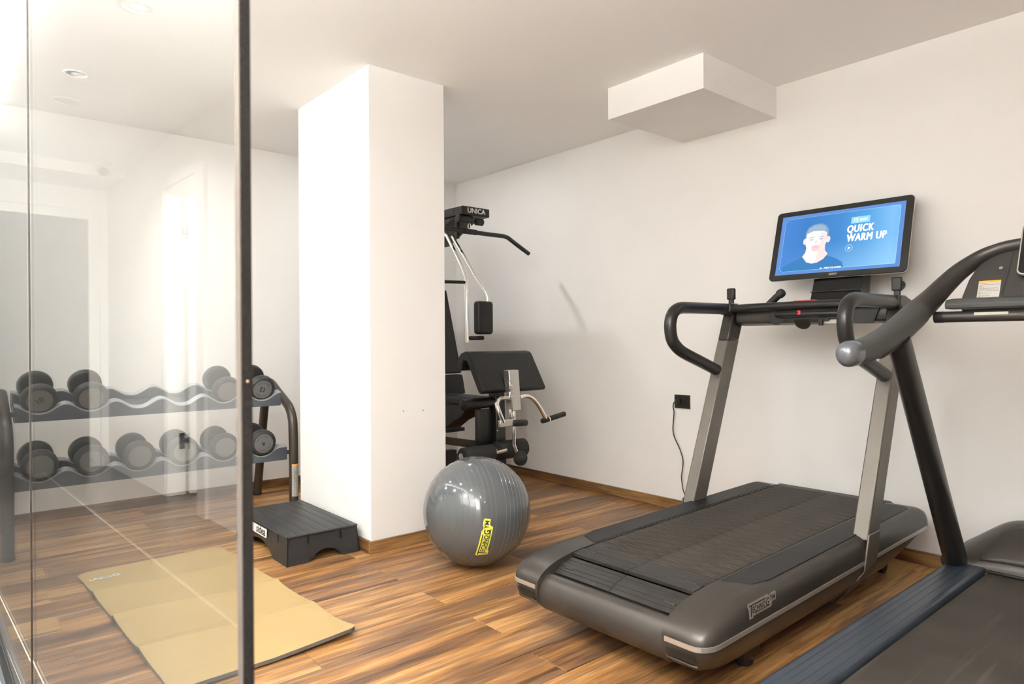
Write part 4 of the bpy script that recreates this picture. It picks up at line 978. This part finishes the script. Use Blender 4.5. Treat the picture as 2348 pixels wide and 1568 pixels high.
# dumbbells -----------------------------------------------------------
HR, HT = .0870, .063
def head_prof():
    return [(.020, -.001), (.055, 0), (HR - .016, .001), (HR - .005, .007), (HR, .018), (HR, HT - .020), (HR - .005, HT - .008), (HR - .014, HT - .001), (HR - .022, HT), (HR - .024, HT - .003), (.030, HT - .003), (.001, HT - .003)]
def make_db(label):
    r_ = thing('dumbbell', label, 'dumbbell', (0, 0, 0), 0, 'dumbbells on the rack')
    hm = None
    for sg in (-1, 1):
        h_ = MB().lathe(head_prof(), (0, sg * .072, 0), (0, sg, 0), 48).obj('head', 'head_rubber', r_, smooth=True, ang=35)
        f_ = MB().lathe([(.001, 0), (HR - .0245, 0), (HR - .026, .0012), (.001, .0012)], (0, sg * (.072 + HT - .0032), 0), (0, sg, 0), 40).obj('face_disc', 'head_face', h_)
    MB().lathe([(.013, -.074), (.0145, -.05), (.0165, 0), (.0145, .05), (.013, .074)], (0, 0, 0), (0, 1, 0), 20).obj('handle', 'chrome', r_, smooth=True)
    return r_
def copy_tree(o, parent=None):
    c_ = o.copy(); col.objects.link(c_)
    if parent is not None: c_.parent = parent
    for ch in list(o.children): copy_tree(ch, c_)
    return c_
proto = None
DBS = [('upper', 0, 'dumbbell at the far left of the upper tier, beside the glass edge', '10', 35), ('upper', 1, 'dumbbell second from left on the upper tier, right of the first one', '8', 0),
       ('upper', 4, 'dumbbell on the upper tier just left of the door post, pale handle visible', '', 0), ('upper', 5, 'dumbbell marked 12 at the right end of the upper tier', '12', 168),
       ('lower', 0, 'leftmost dumbbell of the lower tier', '', 0), ('lower', 1, 'lower tier dumbbell second from the left', '2', 20), ('lower', 2, 'lower tier dumbbell third from the left', '', 0),
       ('lower', 3, 'lower tier dumbbell behind the mirrored white door', '', 0), ('lower', 4, 'lower tier dumbbell second from the right end', '', 0), ('lower', 5, 'dumbbell marked 4 at the right end of the lower tier', '4', 200)]
for tier, ix, lab, num, rot in DBS:
    if proto is None: proto = make_db(lab); d_ = proto
    else: d_ = copy_tree(proto); d_['label'] = lab
    up_ = tier == 'upper'
    zc, yc, tilt = (.8755, 4.592, math.radians(18)) if up_ else (.4955, 4.585, math.radians(7))
    d_.location = (XD[ix] + (.02 if up_ and ix == 4 else 0) + .0, yc, zc); d_.rotation_euler = (tilt, 0, 0)
for (d_, (tier, ix, lab, num, rot)) in zip([o for o in scn.objects if o.get('category') == 'dumbbell'], DBS): pass
dbs = [o for o in scn.objects if o.get('category') == 'dumbbell']
dl = {x[2]: x for x in DBS}
for d_ in dbs:
    tier, ix, lab, num, rot = dl[d_['label']]
    hd_ = [c_ for c_ in d_.children if c_.name.startswith('head')]
    fr = min(hd_, key=lambda h: sum(v.co.y for v in h.data.vertices))
    yF = -(.072 + HT - .0020)
    a = math.radians(rot); fn = lambda x, y, h: Vector((x * math.cos(a) - y * math.sin(a), yF - .0006 - h, x * math.sin(a) + y * math.cos(a)))
    if num: text('number', num, .042, fn, 'print_dark', fr, bold=.0012)
    if num in ('12', '4'):
        for k_, a0 in ((0, 90), (1, 270)):
            mb = MB()
            for j, ch in enumerate('URETHANE'):
                th = math.radians(a0 + (3.5 - j) * 14); cx, cy = .046 * math.cos(th), .046 * math.sin(th); vs_, fs2 = text_mesh(ch, .0135)
                c2, s2 = math.cos(th - PI / 2), math.sin(th - PI / 2); mb.add([fn(cx + v.x * c2 - v.y * s2, cy + v.x * s2 + v.y * c2, .0004) for v in vs_], fs2)
            mb.obj('rim_lettering', 'print_dark', fr)

# ================================================================== HOME GYM MACHINE
gm = thing('home_gym', 'black multi-station home gym with chrome arms behind the white pillar', 'exercise machine', (3.0, 4.1, 0))
def G(x, y, z): return Vector((x - 3.0, y - 4.1, z))
def gb_(name, x0, x1, y0, y1, z0, z1, m_, par=None, **k): return boxo(name, x0 - 3.0, x1 - 3.0, y0 - 4.1, y1 - 4.1, z0, z1, m_, par or gm, **k)
# head housing with pulley
hs_ = gb_('pulley_housing', 2.885, 3.138, 3.93, 4.95, 2.062, 2.124, 'black', bevel=.003)
text('lettering', 'UNICA', .050, plane(G(3.015, 3.9285, 2.094), (1, 0, 0), (0, 0, 1)), 'white_print', hs_, bold=.0012, sx=1.05)
gb_('housing_side', 2.884, 2.886, 4.03, 4.9, 2.075, 2.112, 'steel_black', hs_)
MB().prism([(4.02, 2.060), (4.9, 2.060), (4.9, 1.90), (4.42, 1.90), (4.10, 2.035)], 2.90, 3.12, lambda p, q, t: G(t, p, q)).obj('boom', 'steel_black', gm, bevel=.003)
mb = MB()
mb.lathe([(.02, -.03), (.028, -.028), (.028, .10), (.02, .102)], G(2.90, 3.97, 2.035), (1, 0, 0), 20); mb.lathe([(.02, 0), (.026, .004), (.026, .06), (.02, .064)], G(3.04, 3.97, 2.028), (1, 0, 0), 20)
mb.obj('pulley', 'rubber', gm, smooth=True)
ring = [G(2.978 + .012 * math.cos(t), 3.965, 1.985 + .024 * math.sin(t)) for t in [2 * PI * i / 20 for i in range(21)]]
tubeo('carabiner', ring, .0035, 'chrome', gm, n=8)
tubeo('cable', [G(2.972, 3.965, 2.03), G(2.974, 3.965, 2.0)], .003, 'black', gm, n=8)
tubeo('bar_clip', [G(2.978, 3.965, 1.965), G(2.978, 3.965, 1.935)], .009, 'chrome', gm, n=12)
lb = tubeo('lat_bar', [G(2.40, 3.965, 1.865), G(2.62, 3.965, 1.948), G(2.66, 3.965, 1.952), G(2.80, 3.965, 1.950), G(2.97, 3.965, 1.947), G(3.15, 3.965, 1.945), G(3.30, 3.965, 1.946), G(3.345, 3.965, 1.938), G(3.45, 3.965, 1.885), G(3.56, 3.965, 1.832)], .0165, 'black_satin', gm, n=16, dome=.4)
tubeo('bar_sleeve', [G(2.92, 3.965, 1.948), G(3.04, 3.965, 1.947)], .020, 'rubber', lb, n=16)
# main mast and stack shroud (mostly behind the pillar)
gb_('mast', 2.96, 3.04, 4.42, 4.52, .06, 2.06, 'steel_black', bevel=.004)
gb_('stack_shroud', 2.84, 3.16, 4.60, 4.95, .06, 2.06, 'black', bevel=.01)
gb_('base_beam', 2.95, 3.05, 3.62, 4.95, .0, .06, 'steel_black', bevel=.004)
gb_('base_foot', 2.70, 3.30, 4.85, 4.95, .0, .06, 'steel_black', bevel=.004); gb_('base_foot', 2.84, 3.20, 3.60, 3.68, .0, .05, 'steel_black', bevel=.004)
gb_('hanger_post', 2.905, 2.93, 4.02, 4.05, 1.90, 2.065, 'black')
# press arms
tubeo('press_arm', [G(2.80, 4.16, 1.972), G(2.845, 4.14, 1.962), G(2.872, 4.10, 1.925), G(2.885, 4.02, 1.80), G(2.892, 3.935, 1.672), G(2.895, 3.90, 1.60), G(2.905, 3.90, 1.138)], .0145, 'chrome', gm, n=16)
tubeo('press_arm', [G(2.965, 4.16, 1.935), G(2.972, 4.14, 1.90), G(3.00, 4.08, 1.80), G(3.045, 3.98, 1.62), G(3.082, 3.90, 1.495), G(3.088, 3.895, 1.47), G(3.088, 3.895, 1.35)], .0145, 'chrome', gm, n=16)
tubeo('press_grip', [G(2.915, 3.895, 1.168), G(3.035, 3.885, 1.170)], .0155, 'rubber', gm, n=14, dome=.4)
gb_('press_pad', 2.972, 3.122, 3.86, 3.925, 1.195, 1.437, 'vinyl', bevel=.024, seg=4)
tubeo('cross_strut', [G(2.50, 3.93, 1.560), G(2.885, 3.90, 1.568)], .0115, 'black', gm, n=12)
# backrest in two pads
for (za, ya, zb_, yb_, nm) in ((.735, 4.285, .885, 4.325, 'lower_back_pad'), (.895, 4.328, 1.56, 4.53, 'upper_back_pad')):
    dx = .155 if nm[0] == 'l' else .150
    MB().add([G(x, y, z) for x in (3.0 - dx, 3.0 + dx) for y, z in ((ya - .03, za), (ya + .03, za), (yb_ + .03, zb_), (yb_ - .03, zb_))], [(0, 1, 2, 3), (7, 6, 5, 4), (0, 4, 5, 1), (1, 5, 6, 2), (2, 6, 7, 3), (3, 7, 4, 0)]).obj(nm, 'vinyl', gm, bevel=.014, seg=3)
# seat
seat = gb_('seat', 2.815, 3.015, 3.76, 4.30, .690, .752, 'vinyl', bevel=.018, seg=3)
tubeo('seat_roll', [G(2.715, 3.70, .713), G(2.955, 3.70, .722)], .040, 'vinyl', gm, n=24, dome=.25)
MB().prism([(3.78, .69), (4.30, .69), (4.30, .52), (4.10, .50), (3.98, .57), (3.90, .60), (3.84, .66)], 2.84, 2.98, lambda p, q, t: G(t, p, q)).obj('seat_frame', 'black', gm, bevel=.004)
gb_('seat_slide', 2.74, 2.90, 3.93, 3.98, .500, .525, 'frame_brown', bevel=.002)
# front column
MB().add([G(*p) for p in ((2.987, 3.66, .02), (3.072, 3.66, .02), (3.072, 3.74, .02), (2.987, 3.74, .02), (2.985, 3.68, .80), (3.068, 3.68, .80), (3.068, 3.76, .80), (2.985, 3.76, .80))], [(0, 3, 2, 1), (4, 5, 6, 7), (0, 1, 5, 4), (1, 2, 6, 5), (2, 3, 7, 6), (3, 0, 4, 7)]).obj('front_column', 'steel_black', gm, bevel=.004)
MB().prism([(2.862, .30), (2.862, .668), (2.985, .668), (2.985, .30)], 3.72, 3.76, lambda p, q, t: G(p, t, q)).obj('column_plate', 'steel_black', gm, bevel=.002)
MB().add([G(*p) for p in ((2.60, 3.74, .455), (2.87, 3.74, .395), (2.87, 3.74, .452), (2.60, 3.74, .505), (2.60, 3.78, .455), (2.87, 3.78, .395), (2.87, 3.78, .452), (2.60, 3.78, .505))], [(0, 1, 2, 3), (7, 6, 5, 4), (0, 4, 5, 1), (1, 5, 6, 2), (2, 6, 7, 3), (3, 7, 4, 0)]).obj('brace', 'frame_brown', gm, bevel=.003)
gb_('low_leg', 2.62, 2.72, 3.78, 3.84, .02, .40, 'steel_black', bevel=.003)
MB().lathe([(.018, 0), (.016, .008), (.001, .010)], G(2.97, 3.69, .715), (-.4, -1, 0), 16).obj('bolt_cap', 'bronze_screw', gm, smooth=True)
MB().lathe([(.006, 0), (.005, .004), (.001, .005)], G(2.985, 3.665, .52), (0, -1, 0), 12).obj('bolt', 'chrome', gm, smooth=True)
# preacher pad
pp = [(3.545, .812), (3.560, .794), (3.585, .790), (3.605, .800), (3.700, .955), (3.735, 1.008), (3.765, 1.012), (3.785, .985), (3.783, .955), (3.800, .938), (3.822, .945), (3.845, .985), (3.835, 1.030), (3.800, 1.062), (3.755, 1.075), (3.715, 1.068), (3.695, 1.052)]
X0, X1 = 2.772, 3.345
def ppx(p, q, t):
    z = q; k_ = (1.07 - z) / .28
    x = X0 + .012 * 0 if t == 0 else X1 - (.0)
    return G(x, p, z)
pd = MB().prism(pp, 0, 1, ppx).obj('preacher_pad', 'vinyl', gm, bevel=.010, seg=3)
MB().prism([(-.055, -.14), (.055, -.14), (.035, .02), (-.035, .02)], 0, .01, lambda p, q, t: G(3.02 + p, 3.5635 + (q + .14) * .60 - t, .835 + (q + .14) * .86 + t * .2)).obj('pad_notch', 'black', pd)
# chrome lever and curl arms
lv_ = MB().add([G(*p) for p in ((2.972, 3.485, .668), (3.055, 3.485, .668), (3.055, 3.545, .668), (2.972, 3.545, .668), (2.955, 3.50, .948), (3.045, 3.50, .948), (3.045, 3.56, .948), (2.955, 3.56, .948))], [(0, 3, 2, 1), (4, 5, 6, 7), (0, 1, 5, 4), (1, 2, 6, 5), (2, 3, 7, 6), (3, 0, 4, 7)]).obj('curl_lever', 'aluminium', gm, bevel=.006)
for z in (.845, .775, .655):
    MB().box(2.938 - 3, 2.962 - 3, 3.47 - 4.1, 3.50 - 4.1, z - .032, z + .032).obj('pivot_plate', 'aluminium', lv_, bevel=.008)
    MB().lathe([(.008, 0), (.007, .006)], G(2.95, 3.47, z), (0, -1, 0), 12).obj('pivot_bolt', 'chrome', lv_)
tubeo('curl_arm', [G(3.05, 3.50, .760), G(3.11, 3.50, .765), G(3.165, 3.50, .748), G(3.215, 3.50, .705), G(3.255, 3.50, .655), G(3.295, 3.50, .595)], .0145, 'chrome', gm, n=16, sub=3)
tubeo('curl_arm', [G(2.96, 3.50, .757), G(2.88, 3.46, .768), G(2.79, 3.40, .770), G(2.72, 3.34, .748), G(2.705, 3.31, .715), G(2.738, 3.30, .630)], .0145, 'chrome', gm, n=16, sub=3)
tubeo('curl_grip', [G(3.262, 3.50, .578), G(3.482, 3.50, .612)], .0185, 'rubber', gm, n=16, dome=.3)
tubeo('grip_collar', [G(3.318, 3.50, .586), G(3.328, 3.50, .5875)], .021, 'chrome', gm, n=16)
MB().box(2.705 - 3, 2.816 - 3, 3.29 - 4.1, 3.315 - 4.1, .600, .645).obj('curl_bracket', 'aluminium', gm, bevel=.006)
tubeo('curl_grip', [G(2.815, 3.30, .618), G(2.93, 3.30, .612)], .021, 'rubber', gm, n=16, dome=.4)
tubeo('lever_rod', [G(3.000, 3.505, .668), G(2.998, 3.50, .60), G(2.996, 3.50, .52), G(2.996, 3.50, .44), G(3.010, 3.495, .40), G(3.034, 3.49, .355)], .0125, 'chrome', gm, n=14)
# foam rollers
for (xa, xb, y, z, r_) in ((2.565, 2.80, 3.50, .405, .058), (2.93, 3.17, 3.60, .392, .064)):
    f_ = tubeo('foam_roller', [G(xa, y, z), G(xb, y, z)], r_, 'foam_black', gm, n=28, dome=.15)
    MB().lathe([(.024, 0), (.024, .008), (.012, .012)], G(xa - .006, y, z), (-1, 0, 0), 20).obj('roller_end', 'chrome', f_, smooth=True)
MB().lathe([(.014, -.02), (.048, -.018), (.052, .0), (.048, .018), (.02, .024), (.012, .03)], G(3.034, 3.475, .345), (0, -1, 0), 28).obj('roller_hub', 'rubber', gm, smooth=True)
tubeo('roller_axle', [G(2.79, 3.52, .392), G(2.93, 3.50, .41)], .013, 'chrome', gm, n=12)

# ================================================================== SOCKET AND CORD
sk = thing('wall_socket', 'black rectangular wall socket on the cream wall by the treadmill', 'wall socket', (XW, 2.709, .7325))
MB().box(-.009, 0, -.061, .061, -.045, .045).obj('cover_plate', 'black_satin', sk, bevel=.002)
MB().box(-.011, -.008, -.036, .036, -.026, .026).obj('insert', 'black', sk, bevel=.001)
MB().box(-.0122, -.010, .036 - .001, .036, -.024, .024).obj('insert_edge', 'frame_brown', sk)
cd = thing('power_cord', 'thin black power cord hanging from the wall socket to the floor', 'power cord', (3.78, 2.73, .0))
def CQ(x, y, z): return Vector((x - 3.78, y - 2.73, z))
MB().lathe([(.019, 0), (.020, .010), (.016, .026), (.010, .032)], CQ(3.804, 2.728, .735), (-1, 0, 0), 20).obj('plug', 'black', cd, smooth=True)
cpth = [(3.775, 2.728, .735), (3.768, 2.745, .728), (3.775, 2.758, .70), (3.79, 2.762, .66), (3.797, 2.772, .60), (3.80, 2.779, .54), (3.80, 2.768, .49), (3.80, 2.745, .45), (3.80, 2.718, .40), (3.80, 2.700, .34), (3.80, 2.702, .29), (3.795, 2.708, .235), (3.785, 2.695, .18), (3.775, 2.673, .13), (3.76, 2.60, .03), (3.74, 2.50, .004), (3.70, 2.38, .004), (3.60, 2.30, .004)]
tubeo('cable', [CQ(*p) for p in cpth], .0035, 'black', cd, n=8, sub=4)
